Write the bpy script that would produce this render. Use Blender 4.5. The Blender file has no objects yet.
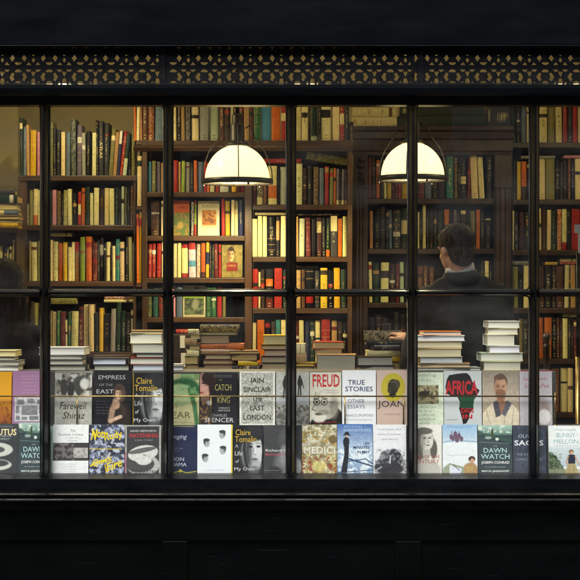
import bpy, bmesh, math, random
import numpy as np
from mathutils import Vector, Matrix, noise as mnoise
R = math.radians
random.seed(7)
rng = np.random.default_rng(11)
SC = bpy.context.scene
COL = SC.collection
F = 1655.0            # focal length in photo pixels (580 wide)
ZC = 1.55             # eye height
CAMY = -7.5

def W(px, py, d):
    """a point of the photo at real distance d from the camera (metres)"""
    return Vector(((px-290)*d/F, d+CAMY, ZC+(290-py)*d/F))
def wx(px, d): return (px-290)*d/F
def wz(py, d): return ZC+(290-py)*d/F

# ------------------------------------------------------------------ colours
def lin(c):
    return tuple((v/12.92 if v <= .04045 else ((v+.055)/1.055)**2.4) for v in c)
def hx(s):
    return lin(tuple(int(s[i:i+2], 16)/255 for i in (0, 2, 4)))
PAL = {'c': ('cream', 'e3d79e'), 'w': ('white', 'dedbd0'), 'y': ('yellow', 'd2ad2a'), 'o': ('orange', 'c2661f'),
       'r': ('red', '9a2620'), 'm': ('maroon', '5b1a1c'), 'b': ('black', '0e0e12'), 'k': ('dark brown', '2b1c16'),
       'g': ('dark green', '1a3026'), 'l': ('lime green', '93a83c'), 'e': ('grey', '8e8f88'), 'd': ('dark grey', '2a2c2f'),
       'n': ('navy', '1c2448'), 'u': ('blue', '4e8fb0'), 't': ('tan', 'b08a5a'), 'T': ('teal', '2f6f6f'),
       'p': ('purple grey', '6c6272'), 'v': ('olive', '7d7a45'), 'P': ('pink', 'c9879a'), 's': ('pale green', 'b4c0a0'),
       'B': ('brown', '5e3a26'), 'a': ('slate blue', '5b6e84'), 'G': ('green', '2a6238')}
def C3(k): return np.array(hx(PAL[k][1]))
def Pn(k): return PAL[k][0]

# ------------------------------------------------------------------ materials
MATS = {}
def new_mat(name):
    m = bpy.data.materials.new(name); m.use_nodes = True
    nt = m.node_tree; nt.nodes.clear()
    out = nt.nodes.new('ShaderNodeOutputMaterial')
    b = nt.nodes.new('ShaderNodeBsdfPrincipled')
    nt.links.new(b.outputs[0], out.inputs[0])
    MATS[name] = m
    return m, nt, b, out
def bump_noise(nt, b, scale, strength, dist=.002, stretch=None, detail=6):
    tc = nt.nodes.new('ShaderNodeTexCoord'); mp = nt.nodes.new('ShaderNodeMapping')
    if stretch: mp.inputs['Scale'].default_value = stretch
    n = nt.nodes.new('ShaderNodeTexNoise'); n.inputs['Scale'].default_value = scale; n.inputs['Detail'].default_value = detail
    bp = nt.nodes.new('ShaderNodeBump'); bp.inputs['Strength'].default_value = strength; bp.inputs['Distance'].default_value = dist
    nt.links.new(tc.outputs['Object'], mp.inputs[0]); nt.links.new(mp.outputs[0], n.inputs['Vector'])
    nt.links.new(n.outputs[0], bp.inputs['Height']); nt.links.new(bp.outputs[0], b.inputs['Normal'])
    return n
def noisy(name, c1, c2, scale=8, rough=.5, rough2=None, stretch=None, bump=.2, bdist=.002, metal=0, lo=.35, hi=.65, spec=.5, coat=0):
    m, nt, b, out = new_mat(name)
    n = bump_noise(nt, b, scale, bump, bdist, stretch)
    cr = nt.nodes.new('ShaderNodeValToRGB')
    cr.color_ramp.elements[0].position = lo; cr.color_ramp.elements[0].color = (*c1, 1)
    cr.color_ramp.elements[1].position = hi; cr.color_ramp.elements[1].color = (*c2, 1)
    nt.links.new(n.outputs[0], cr.inputs[0]); nt.links.new(cr.outputs[0], b.inputs['Base Color'])
    mr = nt.nodes.new('ShaderNodeMapRange'); mr.inputs[3].default_value = rough; mr.inputs[4].default_value = rough2 or rough
    nt.links.new(n.outputs[0], mr.inputs[0]); nt.links.new(mr.outputs[0], b.inputs['Roughness'])
    b.inputs['Metallic'].default_value = metal
    b.inputs['Specular IOR Level'].default_value = spec
    b.inputs['Coat Weight'].default_value = coat
    return m
def scratch(name, col, lo=.70, hi=.78):
    nt = MATS[name].node_tree; b = nt.nodes['Principled BSDF']; src = b.inputs['Base Color'].links[0].from_socket
    tc = nt.nodes.new('ShaderNodeTexCoord'); mp = nt.nodes.new('ShaderNodeMapping'); mp.inputs['Scale'].default_value = (3, 1, 60)
    n = nt.nodes.new('ShaderNodeTexNoise'); n.inputs['Scale'].default_value = 1.6; n.inputs['Detail'].default_value = 8; n.inputs['Roughness'].default_value = .65
    nt.links.new(tc.outputs['Object'], mp.inputs[0]); nt.links.new(mp.outputs[0], n.inputs['Vector'])
    mr = nt.nodes.new('ShaderNodeMapRange'); mr.inputs[1].default_value = lo; mr.inputs[2].default_value = hi; mr.inputs[4].default_value = .8
    mx = nt.nodes.new('ShaderNodeMix'); mx.data_type = 'RGBA'; mx.inputs[7].default_value = (*col, 1)
    nt.links.new(n.outputs[0], mr.inputs[0]); nt.links.new(mr.outputs[0], mx.inputs[0]); nt.links.new(src, mx.inputs[6]); nt.links.new(mx.outputs[2], b.inputs['Base Color'])
def painted(name, rough, spec=.5, amt=.12, scale=60):
    """surface whose own print / cloth colour is a per-vertex attribute, broken up by fine wear"""
    m, nt, b, out = new_mat(name)
    at = nt.nodes.new('ShaderNodeAttribute'); at.attribute_name = 'Col'
    tc = nt.nodes.new('ShaderNodeTexCoord')
    n = nt.nodes.new('ShaderNodeTexNoise'); n.inputs['Scale'].default_value = scale; n.inputs['Detail'].default_value = 5
    nt.links.new(tc.outputs['Object'], n.inputs['Vector'])
    mr = nt.nodes.new('ShaderNodeMapRange'); mr.inputs[1].default_value = .3; mr.inputs[2].default_value = .7
    mr.inputs[3].default_value = 1-amt; mr.inputs[4].default_value = 1+amt
    nt.links.new(n.outputs[0], mr.inputs[0])
    mx = nt.nodes.new('ShaderNodeVectorMath'); mx.operation = 'MULTIPLY'
    nt.links.new(at.outputs['Color'], mx.inputs[0]); nt.links.new(mr.outputs[0], mx.inputs[1])
    nt.links.new(mx.outputs[0], b.inputs['Base Color'])
    b.inputs['Roughness'].default_value = rough; b.inputs['Specular IOR Level'].default_value = spec
    bp = nt.nodes.new('ShaderNodeBump'); bp.inputs['Strength'].default_value = .15; bp.inputs['Distance'].default_value = .001
    nt.links.new(n.outputs[0], bp.inputs['Height']); nt.links.new(bp.outputs[0], b.inputs['Normal'])
    return m
painted('book_cloth', .55, .35)
painted('book_jacket', .3, .5, .08)
painted('printed_cover', .38, .4, .03, 90)
def pages_mat():
    m, nt, b, out = new_mat('page_edges')
    at = nt.nodes.new('ShaderNodeAttribute'); at.attribute_name = 'Col'
    tc = nt.nodes.new('ShaderNodeTexCoord'); mp = nt.nodes.new('ShaderNodeMapping')
    mp.inputs['Scale'].default_value = (6, 6, 900)
    n = nt.nodes.new('ShaderNodeTexNoise'); n.inputs['Scale'].default_value = 1; n.inputs['Detail'].default_value = 3
    nt.links.new(tc.outputs['Object'], mp.inputs[0]); nt.links.new(mp.outputs[0], n.inputs['Vector'])
    mr = nt.nodes.new('ShaderNodeMapRange'); mr.inputs[1].default_value = .3; mr.inputs[2].default_value = .7
    mr.inputs[3].default_value = .72; mr.inputs[4].default_value = 1.06
    nt.links.new(n.outputs[0], mr.inputs[0])
    mx = nt.nodes.new('ShaderNodeVectorMath'); mx.operation = 'MULTIPLY'
    nt.links.new(at.outputs['Color'], mx.inputs[0]); nt.links.new(mr.outputs[0], mx.inputs[1])
    nt.links.new(mx.outputs[0], b.inputs['Base Color']); b.inputs['Roughness'].default_value = .8
    bp = nt.nodes.new('ShaderNodeBump'); bp.inputs['Strength'].default_value = .5; bp.inputs['Distance'].default_value = .0008
    nt.links.new(n.outputs[0], bp.inputs['Height']); nt.links.new(bp.outputs[0], b.inputs['Normal'])
pages_mat()
noisy('black_paint', (.0011, .0018, .0024), (.0024, .0034, .0044), 3.5, .24, .36, (1, 1, 4), .25, .003, spec=.09)
noisy('black_gloss', (.0010, .0014, .0018), (.0024, .0030, .0038), 9, .22, .40, (1, 1, 3), .6, .004, spec=.15)
noisy('panel_paint', (.0005, .0010, .0011), (.0012, .0018, .0019), 2.2, .25, .38, (1, 1, 3), .3, .003, spec=.045)
for q_, l_ in (('black_paint', .68), ('black_gloss', .66), ('panel_paint', .64)): scratch(q_, (.016, .019, .021), l_, l_+.12)
noisy('cast_iron', (.0018, .002, .0026), (.0045, .0045, .005), 40, .3, .45, None, .4, .002, spec=.25)
noisy('warm_wood', (.030, .014, .006), (.080, .038, .017), 5, .35, .5, (4, 4, .5), .15, .002)
noisy('board_wood', (.032, .015, .007), (.082, .040, .018), 5, .35, .5, (.5, 4, 6), .15, .002)
noisy('dark_wood', (.020, .010, .007), (.050, .025, .016), 5, .35, .5, (4, 4, .5), .15, .002)
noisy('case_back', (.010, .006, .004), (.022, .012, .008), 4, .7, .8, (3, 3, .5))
noisy('table_wood', (.03, .016, .01), (.07, .035, .02), 6, .4, .5, (1, 5, 5))
noisy('display_paint', (.035, .034, .033), (.055, .053, .05), 12, .6, .7)
noisy('wall_plaster', (.55, .49, .31), (.62, .55, .36), 3, .8, .9, None, .1, .003)
noisy('ceiling_plaster', (.68, .64, .52), (.75, .71, .58), 3, .85, .9, None, .1, .003)
noisy('floor_boards', (.05, .028, .016), (.10, .055, .03), 3, .45, .6, (8, .6, 1))
noisy('paving', (.10, .10, .095), (.17, .165, .16), 6, .7, .85, None, .4, .004)
noisy('asphalt', (.035, .035, .036), (.06, .06, .06), 60, .8, .9, None, .6, .004)
noisy('brick_front', (.10, .055, .04), (.20, .12, .085), 14, .8, .9, (.4, 1, 1.4), .4, .004)
noisy('stucco', (.46, .44, .40), (.54, .52, .47), 5, .8, .9)
noisy('blind', (.42, .40, .36), (.5, .48, .44), 3, .6, .7, (1, 1, 12))
noisy('dark_metal', (.012, .011, .010), (.028, .024, .02), 20, .35, .5, None, .1, .001, .6)
noisy('brass', (.24, .17, .06), (.38, .27, .11), 25, .25, .4, None, .1, .001, 1)
noisy('skin', (.36, .18, .11), (.46, .25, .16), 14, .5, .6, None, .15, .001)
noisy('suit_wool', (.0075, .0075, .006), (.016, .0155, .012), 120, .85, .95, None, .4, .001, spec=.12)
noisy('black_wool', (.0025, .0025, .003), (.006, .006, .0065), 90, .9, .95, None, .4, .001, spec=.08)
noisy('shirt_cotton', (.55, .55, .55), (.65, .65, .65), 80, .8, .85)
noisy('leather', (.02, .013, .01), (.035, .02, .014), 40, .4, .5)
noisy('grey_hair', (.010, .007, .0045), (.055, .040, .025), 26, .55, .7, (5, 5, 1.2), .9, .006, lo=.4, hi=.62, spec=.2)
noisy('brown_hair', (.003, .0016, .0008), (.012, .006, .003), 26, .6, .7, (5, 5, .5), .9, .006, lo=.4, hi=.62, spec=.1)
noisy('card', (.80, .80, .78), (.86, .86, .84), 30, .7)
noisy('red_ink', (.5, .03, .03), (.58, .05, .04), 30, .6)
noisy('eye_white', (.6, .58, .55), (.65, .63, .6), 30, .3)
noisy('lip', (.40, .15, .12), (.46, .18, .14), 30, .5)
# glass: thin clear pane, weak old-glass reflection
def glass_mat():
    m = bpy.data.materials.new('old_glass'); m.use_nodes = True; nt = m.node_tree; nt.nodes.clear()
    out = nt.nodes.new('ShaderNodeOutputMaterial'); mix = nt.nodes.new('ShaderNodeMixShader')
    tr = nt.nodes.new('ShaderNodeBsdfTransparent'); tr.inputs[0].default_value = (.965, .975, .965, 1)
    gl = nt.nodes.new('ShaderNodeBsdfGlossy'); gl.inputs['Roughness'].default_value = .015
    ge = nt.nodes.new('ShaderNodeNewGeometry'); dt = nt.nodes.new('ShaderNodeVectorMath'); dt.operation = 'DOT_PRODUCT'
    nt.links.new(ge.outputs['Normal'], dt.inputs[0]); nt.links.new(ge.outputs['Incoming'], dt.inputs[1])
    def mt(op, a, b=None, v=None):
        n_ = nt.nodes.new('ShaderNodeMath'); n_.operation = op; nt.links.new(a, n_.inputs[0])
        if v is not None: n_.inputs[1].default_value = v
        return n_.outputs[0]
    fa_ = mt('ABSOLUTE', dt.outputs['Value']); om = mt('MULTIPLY', fa_, v=-1); om = mt('ADD', om, v=1)
    om = mt('POWER', om, v=5); om = mt('MULTIPLY', om, v=.96); fres = mt('ADD', om, v=.042)
    tc = nt.nodes.new('ShaderNodeTexCoord'); n = nt.nodes.new('ShaderNodeTexNoise'); n.inputs['Scale'].default_value = 3.5
    n.inputs['Detail'].default_value = 2
    bp = nt.nodes.new('ShaderNodeBump'); bp.inputs['Strength'].default_value = .25; bp.inputs['Distance'].default_value = .01
    nt.links.new(tc.outputs['Object'], n.inputs['Vector']); nt.links.new(n.outputs[0], bp.inputs['Height'])
    nt.links.new(bp.outputs[0], gl.inputs['Normal'])
    nt.links.new(fres, mix.inputs[0]); nt.links.new(tr.outputs[0], mix.inputs[1]); nt.links.new(gl.outputs[0], mix.inputs[2])
    df = nt.nodes.new('ShaderNodeBsdfDiffuse'); df.inputs[0].default_value = (.7, .7, .68, 1)   # dust and wiping marks on the pane
    mp = nt.nodes.new('ShaderNodeMapping'); mp.inputs['Scale'].default_value = (1.2, 1, 3.5); n2 = nt.nodes.new('ShaderNodeTexNoise'); n2.inputs['Scale'].default_value = 2.2; n2.inputs['Detail'].default_value = 7
    nt.links.new(tc.outputs['Object'], mp.inputs[0]); nt.links.new(mp.outputs[0], n2.inputs['Vector'])
    mr = nt.nodes.new('ShaderNodeMapRange'); mr.inputs[1].default_value = .42; mr.inputs[2].default_value = .8; mr.inputs[3].default_value = .001; mr.inputs[4].default_value = .015
    nt.links.new(n2.outputs[0], mr.inputs[0]); mx2 = nt.nodes.new('ShaderNodeMixShader')
    nt.links.new(mr.outputs[0], mx2.inputs[0]); nt.links.new(mix.outputs[0], mx2.inputs[1]); nt.links.new(df.outputs[0], mx2.inputs[2])
    nt.links.new(mx2.outputs[0], out.inputs[0]); MATS['old_glass'] = m
glass_mat()
def shade_mat():
    m, nt, b, out = new_mat('opal_glass')
    b.inputs['Base Color'].default_value = (.9, .88, .80, 1); b.inputs['Roughness'].default_value = .25
    tl = nt.nodes.new('ShaderNodeBsdfTranslucent'); tl.inputs[0].default_value = (.95, .94, .90, 1)
    mix = nt.nodes.new('ShaderNodeMixShader'); mix.inputs[0].default_value = .5
    em = nt.nodes.new('ShaderNodeEmission'); em.inputs[0].default_value = (1, .82, .42, 1); em.inputs[1].default_value = SHADE_EM
    ad = nt.nodes.new('ShaderNodeAddShader')
    nt.links.new(b.outputs[0], mix.inputs[1]); nt.links.new(tl.outputs[0], mix.inputs[2])
    nt.links.new(mix.outputs[0], ad.inputs[0]); nt.links.new(em.outputs[0], ad.inputs[1]); nt.links.new(ad.outputs[0], out.inputs[0])
    for nm, st in (('added_globe_bright', 24), ('added_globe_soft', 12)):
        m2, nt, b, out = new_mat(nm); b.inputs['Base Color'].default_value = (.9, .85, .7, 1)
        b.inputs['Emission Color'].default_value = (1, .80, .43, 1); b.inputs['Emission Strength'].default_value = st
    m2, nt, b, out = new_mat('bulb_glow')
    b.inputs['Base Color'].default_value = (.9, .85, .7, 1)
    b.inputs['Emission Color'].default_value = (1, .78, .42, 1); b.inputs['Emission Strength'].default_value = 12
SHADE_EM = .30
shade_mat()

# ------------------------------------------------------------------ mesh helpers
class MB:
    def __init__(s): s.v = []; s.f = []; s.c = []; s.m = []; s.smooth = []
    def add(s, verts, faces, col=None, mi=0, sm=False):
        o = len(s.v)
        s.v += [tuple(p) for p in verts]
        if col is None: col = (.5, .5, .5)
        if len(col) and np.ndim(col) == 1: s.c += [tuple(col)]*len(verts)
        else: s.c += [tuple(c) for c in col]
        for f in faces: s.f.append([i+o for i in f]); s.m.append(mi); s.smooth.append(sm)
        return s
    def box(s, x0, x1, y0, y1, z0, z1, col=None, mi=0, bev=0):
        if bev:
            bm = bmesh.new(); bmesh.ops.create_cube(bm, size=1)
            for v in bm.verts: v.co = Vector(((x0+x1)/2+v.co.x*(x1-x0), (y0+y1)/2+v.co.y*(y1-y0), (z0+z1)/2+v.co.z*(z1-z0)))
            bmesh.ops.bevel(bm, geom=bm.edges[:], offset=bev, segments=2, affect='EDGES', profile=.5)
            bm.verts.index_update(); s.add([v.co[:] for v in bm.verts], [[v.index for v in f.verts] for f in bm.faces], col, mi); bm.free(); return s
        v = [(x, y, z) for x in (x0, x1) for y in (y0, y1) for z in (z0, z1)]
        return s.add(v, [(0, 1, 3, 2), (4, 6, 7, 5), (0, 4, 5, 1), (2, 3, 7, 6), (0, 2, 6, 4), (1, 5, 7, 3)], col, mi)
    def prof_x(s, prof, x0, x1, col=None, mi=0, sm=False):
        """closed (y,z) profile swept along x"""
        n = len(prof); v = [(x0, y, z) for y, z in prof]+[(x1, y, z) for y, z in prof]
        f = [(i, (i+1) % n, n+(i+1) % n, n+i) for i in range(n)]+[list(range(n))[::-1], list(range(n, 2*n))]
        return s.add(v, f, col, mi, sm)
    def prof_z(s, prof, z0, z1, col=None, mi=0, sm=False):
        n = len(prof); v = [(x, y, z0) for x, y in prof]+[(x, y, z1) for x, y in prof]
        f = [(i, (i+1) % n, n+(i+1) % n, n+i) for i in range(n)]+[list(range(n))[::-1], list(range(n, 2*n))]
        return s.add(v, f, col, mi, sm)
    def lathe(s, prof, cx=0, cy=0, seg=32, col=None, mi=0, closed=False):
        n = len(prof); v = []; f = []
        for k in range(seg):
            a = 2*math.pi*k/seg
            v += [(cx+r*math.cos(a), cy+r*math.sin(a), z) for r, z in prof]
        rng_ = range(n) if closed else range(n-1)
        for k in range(seg):
            for i in rng_:
                j = (i+1) % n
                f.append((k*n+i, ((k+1) % seg)*n+i, ((k+1) % seg)*n+j, k*n+j))
        return s.add(v, f, col, mi, True)
    def tube(s, pts, r, seg=8, col=None, mi=0):
        pts = [Vector(p) for p in pts]; n = len(pts); v = []; f = []
        rr = r if hasattr(r, '__len__') else [r]*n
        up = Vector((0, 0, 1)); prev = None
        for i, p in enumerate(pts):
            t = (pts[min(i+1, n-1)]-pts[max(i-1, 0)]).normalized()
            a = prev if prev else (up if abs(t.dot(up)) < .9 else Vector((1, 0, 0)))
            x = (a-t*a.dot(t)).normalized(); prev = x; y = t.cross(x)
            for k in range(seg):
                an = 2*math.pi*k/seg; v.append(p+x*math.cos(an)*rr[i]+y*math.sin(an)*rr[i])
        for i in range(n-1):
            for k in range(seg):
                f.append((i*seg+k, i*seg+(k+1) % seg, (i+1)*seg+(k+1) % seg, (i+1)*seg+k))
        f += [list(range(seg))[::-1], list(range((n-1)*seg, n*seg))]
        return s.add(v, f, col, mi, True)
    def xform(s, M):
        s.v = [tuple(M @ Vector(p)) for p in s.v]; return s
    def mesh(s, name, mats):
        me = bpy.data.meshes.new(name); me.from_pydata(s.v, [], s.f)
        for m in mats: me.materials.append(MATS[m])
        me.polygons.foreach_set('material_index', s.m); me.polygons.foreach_set('use_smooth', s.smooth)
        at = me.color_attributes.new('Col', 'FLOAT_COLOR', 'POINT')
        c = np.ones((len(s.v), 4), np.float32); c[:, :3] = np.array(s.c, np.float32).reshape(-1, 3)
        at.data.foreach_set('color', c.ravel()); me.update(); return me
    def build(s, name, mats, parent=None, loc=None, rot=None):
        if isinstance(mats, str): mats = [mats]
        o = bpy.data.objects.new(name, s.mesh(name, mats)); COL.objects.link(o)
        if parent: o.parent = parent
        if loc is not None: o.location = loc
        if rot is not None: o.rotation_euler = rot
        return o
LABELS = {}
def tag(o, label, cat, group=None):
    o['label'] = label; o['category'] = cat
    if group: o['group'] = group
    LABELS.setdefault(label, []).append(o.name)
    return o
def thing(name, label, cat, loc=(0, 0, 0), group=None, rz=0):
    o = bpy.data.objects.new(name, None); COL.objects.link(o); o.location = loc; o.rotation_euler.z = rz
    o.empty_display_size = .1
    return tag(o, label, cat, group)
def struct(o): o['kind'] = 'structure'; return o

# ------------------------------------------------------------------ lettering
_tcache = {}
def text2d(s, shear=0, bold=0.0, serif=False):
    key = (s, shear, bold)
    if key in _tcache: return _tcache[key]
    cu = bpy.data.curves.new('t', 'FONT'); cu.body = s; cu.size = 1; cu.shear = shear; cu.offset = bold; cu.resolution_u = 2
    ob = bpy.data.objects.new('t', cu); COL.objects.link(ob)
    dg = bpy.context.evaluated_depsgraph_get(); dg.update()
    me = bpy.data.meshes.new_from_object(ob.evaluated_get(dg))
    v = np.array([p.co[:2] for p in me.vertices]); f = [list(p.vertices) for p in me.polygons]
    bpy.data.objects.remove(ob); bpy.data.curves.remove(cu); bpy.data.meshes.remove(me)
    if len(v) == 0: v = np.zeros((3, 2)); f = []
    v = v-v.min(0); sz = v.max(0); _tcache[key] = (v, f, sz); return _tcache[key]

# ------------------------------------------------------------------ printed art on covers
class Art:
    def __init__(s, bg='ffffff', nu=84, nv=126):
        s.nu, s.nv = nu, nv
        s.u, s.v = np.meshgrid(np.linspace(0, 1, nu+1), np.linspace(0, 1, nv+1))
        s.c = np.ones((nv+1, nu+1, 3))*np.array(hx(bg)); s.t = []; s.side = hx(bg); s.rs = np.random.default_rng(abs(hash(bg)) % 1000 if False else int(bg, 16) % 997)
    def mixin(s, a, col):
        a = np.clip(a, 0, 1)[..., None]; c = np.array(hx(col)) if isinstance(col, str) else col
        s.c = s.c*(1-a)+c*a; return s
    def ell(s, cx, cy, rx, ry, col, soft=.15, a=1, rot=0):
        x = s.u-cx; y = (s.v-cy)*1.5; ry = ry*1.5
        cr, sr = math.cos(R(rot)), math.sin(R(rot)); x, y = x*cr+y*sr, -x*sr+y*cr
        q = np.sqrt((x/rx)**2+(y/ry)**2)
        return s.mixin(a*np.clip((1+soft/2-q)/max(soft, .01), 0, 1), col)
    def rect(s, u0, v0, u1, v1, col, a=1):
        m = ((s.u >= u0-.001) & (s.u <= u1+.001) & (s.v >= v0-.001) & (s.v <= v1+.001)).astype(float)
        return s.mixin(m*a, col)
    def grad(s, v0, v1, c0, c1, a=1):
        k = np.clip((s.v-v0)/(v1-v0), 0, 1)[..., None]
        c = np.array(hx(c0))*(1-k)+np.array(hx(c1))*k
        return s.mixin(a*((s.v >= v0) & (s.v <= v1)), c)
    def poly(s, pts, col, a=1):
        m = np.zeros_like(s.u, bool); n = len(pts)
        for i in range(n):
            (x0, y0), (x1, y1) = pts[i], pts[(i+1) % n]
            if y0 == y1: continue
            k = ((y0 > s.v) != (y1 > s.v)) & (s.u < (x1-x0)*(s.v-y0)/(y1-y0)+x0); m ^= k
        return s.mixin(m*a, col)
    def line(s, pts, w, col, a=1):
        for (x0, y0), (x1, y1) in zip(pts[:-1], pts[1:]):
            dx, dy = x1-x0, (y1-y0)*1.5; L = dx*dx+dy*dy+1e-9
            t = np.clip(((s.u-x0)*dx+(s.v-y0)*1.5*dy)/L, 0, 1)
            q = np.hypot(s.u-x0-t*dx, (s.v-y0)*1.5-t*dy)
            s.mixin(a*np.clip((w-q)/(w*.5), 0, 1), col)
        return s
    def blot(s, col, sc, th, u0=0, v0=0, u1=1, v1=1, a=1, seed=0):
        out = np.zeros_like(s.u)
        for j in range(s.nv+1):
            for i in range(s.nu+1):
                out[j, i] = mnoise.fractal(Vector((s.u[j, i]*sc+seed*7.3, s.v[j, i]*sc*1.5, seed*3.1)), .9, 2.0, 3)
        m = np.clip((out-th)*5+.5, 0, 1)*((s.u >= u0) & (s.u <= u1) & (s.v >= v0) & (s.v <= v1))
        return s.mixin(m*a, col)
    def grain(s, amt=.12, seed=1):
        r = np.random.default_rng(seed); g = r.normal(0, 1, s.u.shape); g2 = np.kron(r.normal(0, 1, (s.nv//6+2, s.nu//6+2)), np.ones((6, 6)))[:s.nv+1, :s.nu+1]
        g3 = np.kron(r.normal(0, 1, (s.nv//3+2, s.nu//3+2)), np.ones((3, 3)))[:s.nv+1, :s.nu+1]
        s.c = np.clip(s.c*(1+amt*(g*.4+g2*.5+g3*.6))[..., None], .003, .86); return s
    def text(s, st, cx, cy, h, col, w=None, bold=.0, shear=0, rot=0):
        s.t.append((st, cx, cy, h, col, w, bold, shear, rot)); return s
    def head(s, cx, cy, r, skin='d8d8d8', dark='404040', hair='202020', light=1, hairk='short', body=None):
        """printed portrait: head with shaded side, features, hair"""
        if body: s.ell(cx, cy+r*2.1, r*1.7, r*1.05, body, .1)
        if hairk == 'long': s.ell(cx, cy+r*.35, r*.92, r*1.25, hair, .2)
        s.ell(cx, cy+r*.95, r*.36, r*.5, dark, .3)
        if hairk != 'bald': s.ell(cx, cy-r*.25, r*.82, r*.88, hair, .15)
        s.ell(cx, cy+r*.05, r*.64, r*.82, skin, .15)
        s.ell(cx-light*r*.45, cy+r*.1, r*.34, r*.75, dark, .9, .8)
        if hairk != 'bald': s.ell(cx, cy-r*.78, r*.6, r*.33, hair, .3)
        for sd in (-1, 1):
            s.ell(cx+sd*r*.27, cy-r*.08, r*.15, r*.06, dark, .4, .9); s.ell(cx+sd*r*.27, cy-r*.2, r*.19, r*.035, hair, .4, .9)
        s.ell(cx+light*r*.05, cy+r*.16, r*.09, r*.14, dark, .8, .5); s.ell(cx, cy+r*.42, r*.22, r*.055, dark, .4, .9)
        return s
def cover_mesh(mb, art, w, h, y=0, x0=0, z0=0):
    nu, nv = art.nu, art.nv; vs = []; cs = []
    for j in range(nv+1):
        for i in range(nu+1): vs.append((x0+(i/nu-.5)*w, y, z0+(1-j/nv)*h)); cs.append(art.c[j, i])
    fs = [(j*(nu+1)+i, (j+1)*(nu+1)+i, (j+1)*(nu+1)+i+1, j*(nu+1)+i+1) for j in range(nv) for i in range(nu)]
    mb.add(vs, fs, cs)
    for st, cx, cy, th, col, tw, bold, shear, rot in art.t:
        v, f, sz = text2d(st, shear, bold)
        sy = th*h/sz[1]; sx = (tw*w/sz[0]) if tw else sy
        cr, sr = math.cos(R(rot)), math.sin(R(rot)); p = []
        for a, b in v:
            a = (a-sz[0]/2)*sx; b = (b-sz[1]/2)*sy; a, b = a*cr-b*sr, a*sr+b*cr
            p.append((x0+(cx-.5)*w+a, y-.0004, z0+(1-cy)*h+b))
        mb.add(p, f, hx(col))

# ================================================================== SETTING
GND = 0.0
gb = MB().box(-60, 60, -60, 60, -.3, -.125); struct(gb.build('ground', 'asphalt'))
rd = MB().box(-40, 40, -11.0, -2.2, -.121, -.117); struct(rd.build('road', 'asphalt'))
pv = MB().box(-40, 40, -2.2, -.12, -.12, GND); struct(pv.build('pavement', 'paving'))
pv = MB().box(-40, 40, -14, -11, -.12, GND); struct(pv.build('pavement', 'paving'))
FLZ = .08
XL, XR = -2.62, 2.62
struct(MB().box(XL-.1, XR+.1, .14, 3.3, FLZ-.1, FLZ).build('floor', 'floor_boards'))
struct(MB().box(XL-.1, XR+.1, 3.06, 3.16, FLZ, 3.3).build('wall_back', 'wall_plaster'))
struct(MB().box(XL-.1, XL, .14, 3.059, FLZ, 3.3).build('wall_left', 'wall_plaster'))
struct(MB().box(XR, XR+.1, .14, 3.059, FLZ, 3.3).build('wall_right', 'wall_plaster'))
struct(MB().box(XL, XR, .1, 3.059, 3.3, 3.4).build('ceiling', 'ceiling_plaster'))

# ------------------------------------------------------------------ shopfront (one thing)
G = 7.5   # distance of the glass; world y = 0
def fy(d): return d+CAMY
front = thing('shopfront', 'black painted wooden bookshop front with pierced iron grille above a many paned window', 'shopfront', (0, -.05, 0))
front.location = (0, 0, 0)
def z_(py, d=7.46): return wz(py, d)
EX0, EX1 = -3.3, 3.3
# fascia board with mouldings
m = MB()
m.prof_x([(-.10, z_(44, 7.40)), (-.10, 3.3), (.10, 3.3), (.10, z_(49, 7.4)), (-.06, z_(49, 7.4)), (-.085, z_(47, 7.4))], EX0, EX1)
m.build('fascia', 'black_paint', front)
m = MB()
def cyma(d0, d1, z0, z1, n=7):
    return [(fy(d0)+(fy(d1)-fy(d0))*(.5-.5*math.cos(math.pi*i/n)), z0+(z1-z0)*i/n) for i in range(n+1)]
zb, zt = z_(47.2, 7.38), z_(45, 7.38)
m.prof_x([(fy(7.40), zt), (fy(7.375), zt), (fy(7.37), (zb+zt)/2), (fy(7.38), zb), (fy(7.40), zb-.002)], EX0, EX1)
m.build('moulding', 'black_gloss', front)
# lintel below the grille: sloping sill, then fillet over the glass
m = MB()
pr = [(fy(7.46), z_(83, 7.46)), (fy(7.41), z_(84.5, 7.41))]+[(fy(7.409), z_(88, 7.409)), (fy(7.415), z_(93.5, 7.415)), (fy(7.43), z_(96, 7.43)), (fy(7.455), z_(98, 7.455)), (fy(7.46), z_(105, 7.46)), (fy(7.54), z_(105, 7.46)), (fy(7.54), z_(83, 7.46))]
m.prof_x(pr, EX0, EX1); m.build('lintel', 'black_paint', front)
m = MB()   # head rail behind the grille band
m.box(EX0, EX1, fy(7.455), fy(7.54), z_(51, 7.47), z_(48.8, 7.47)); m.build('head_rail', 'black_paint', front)

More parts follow.
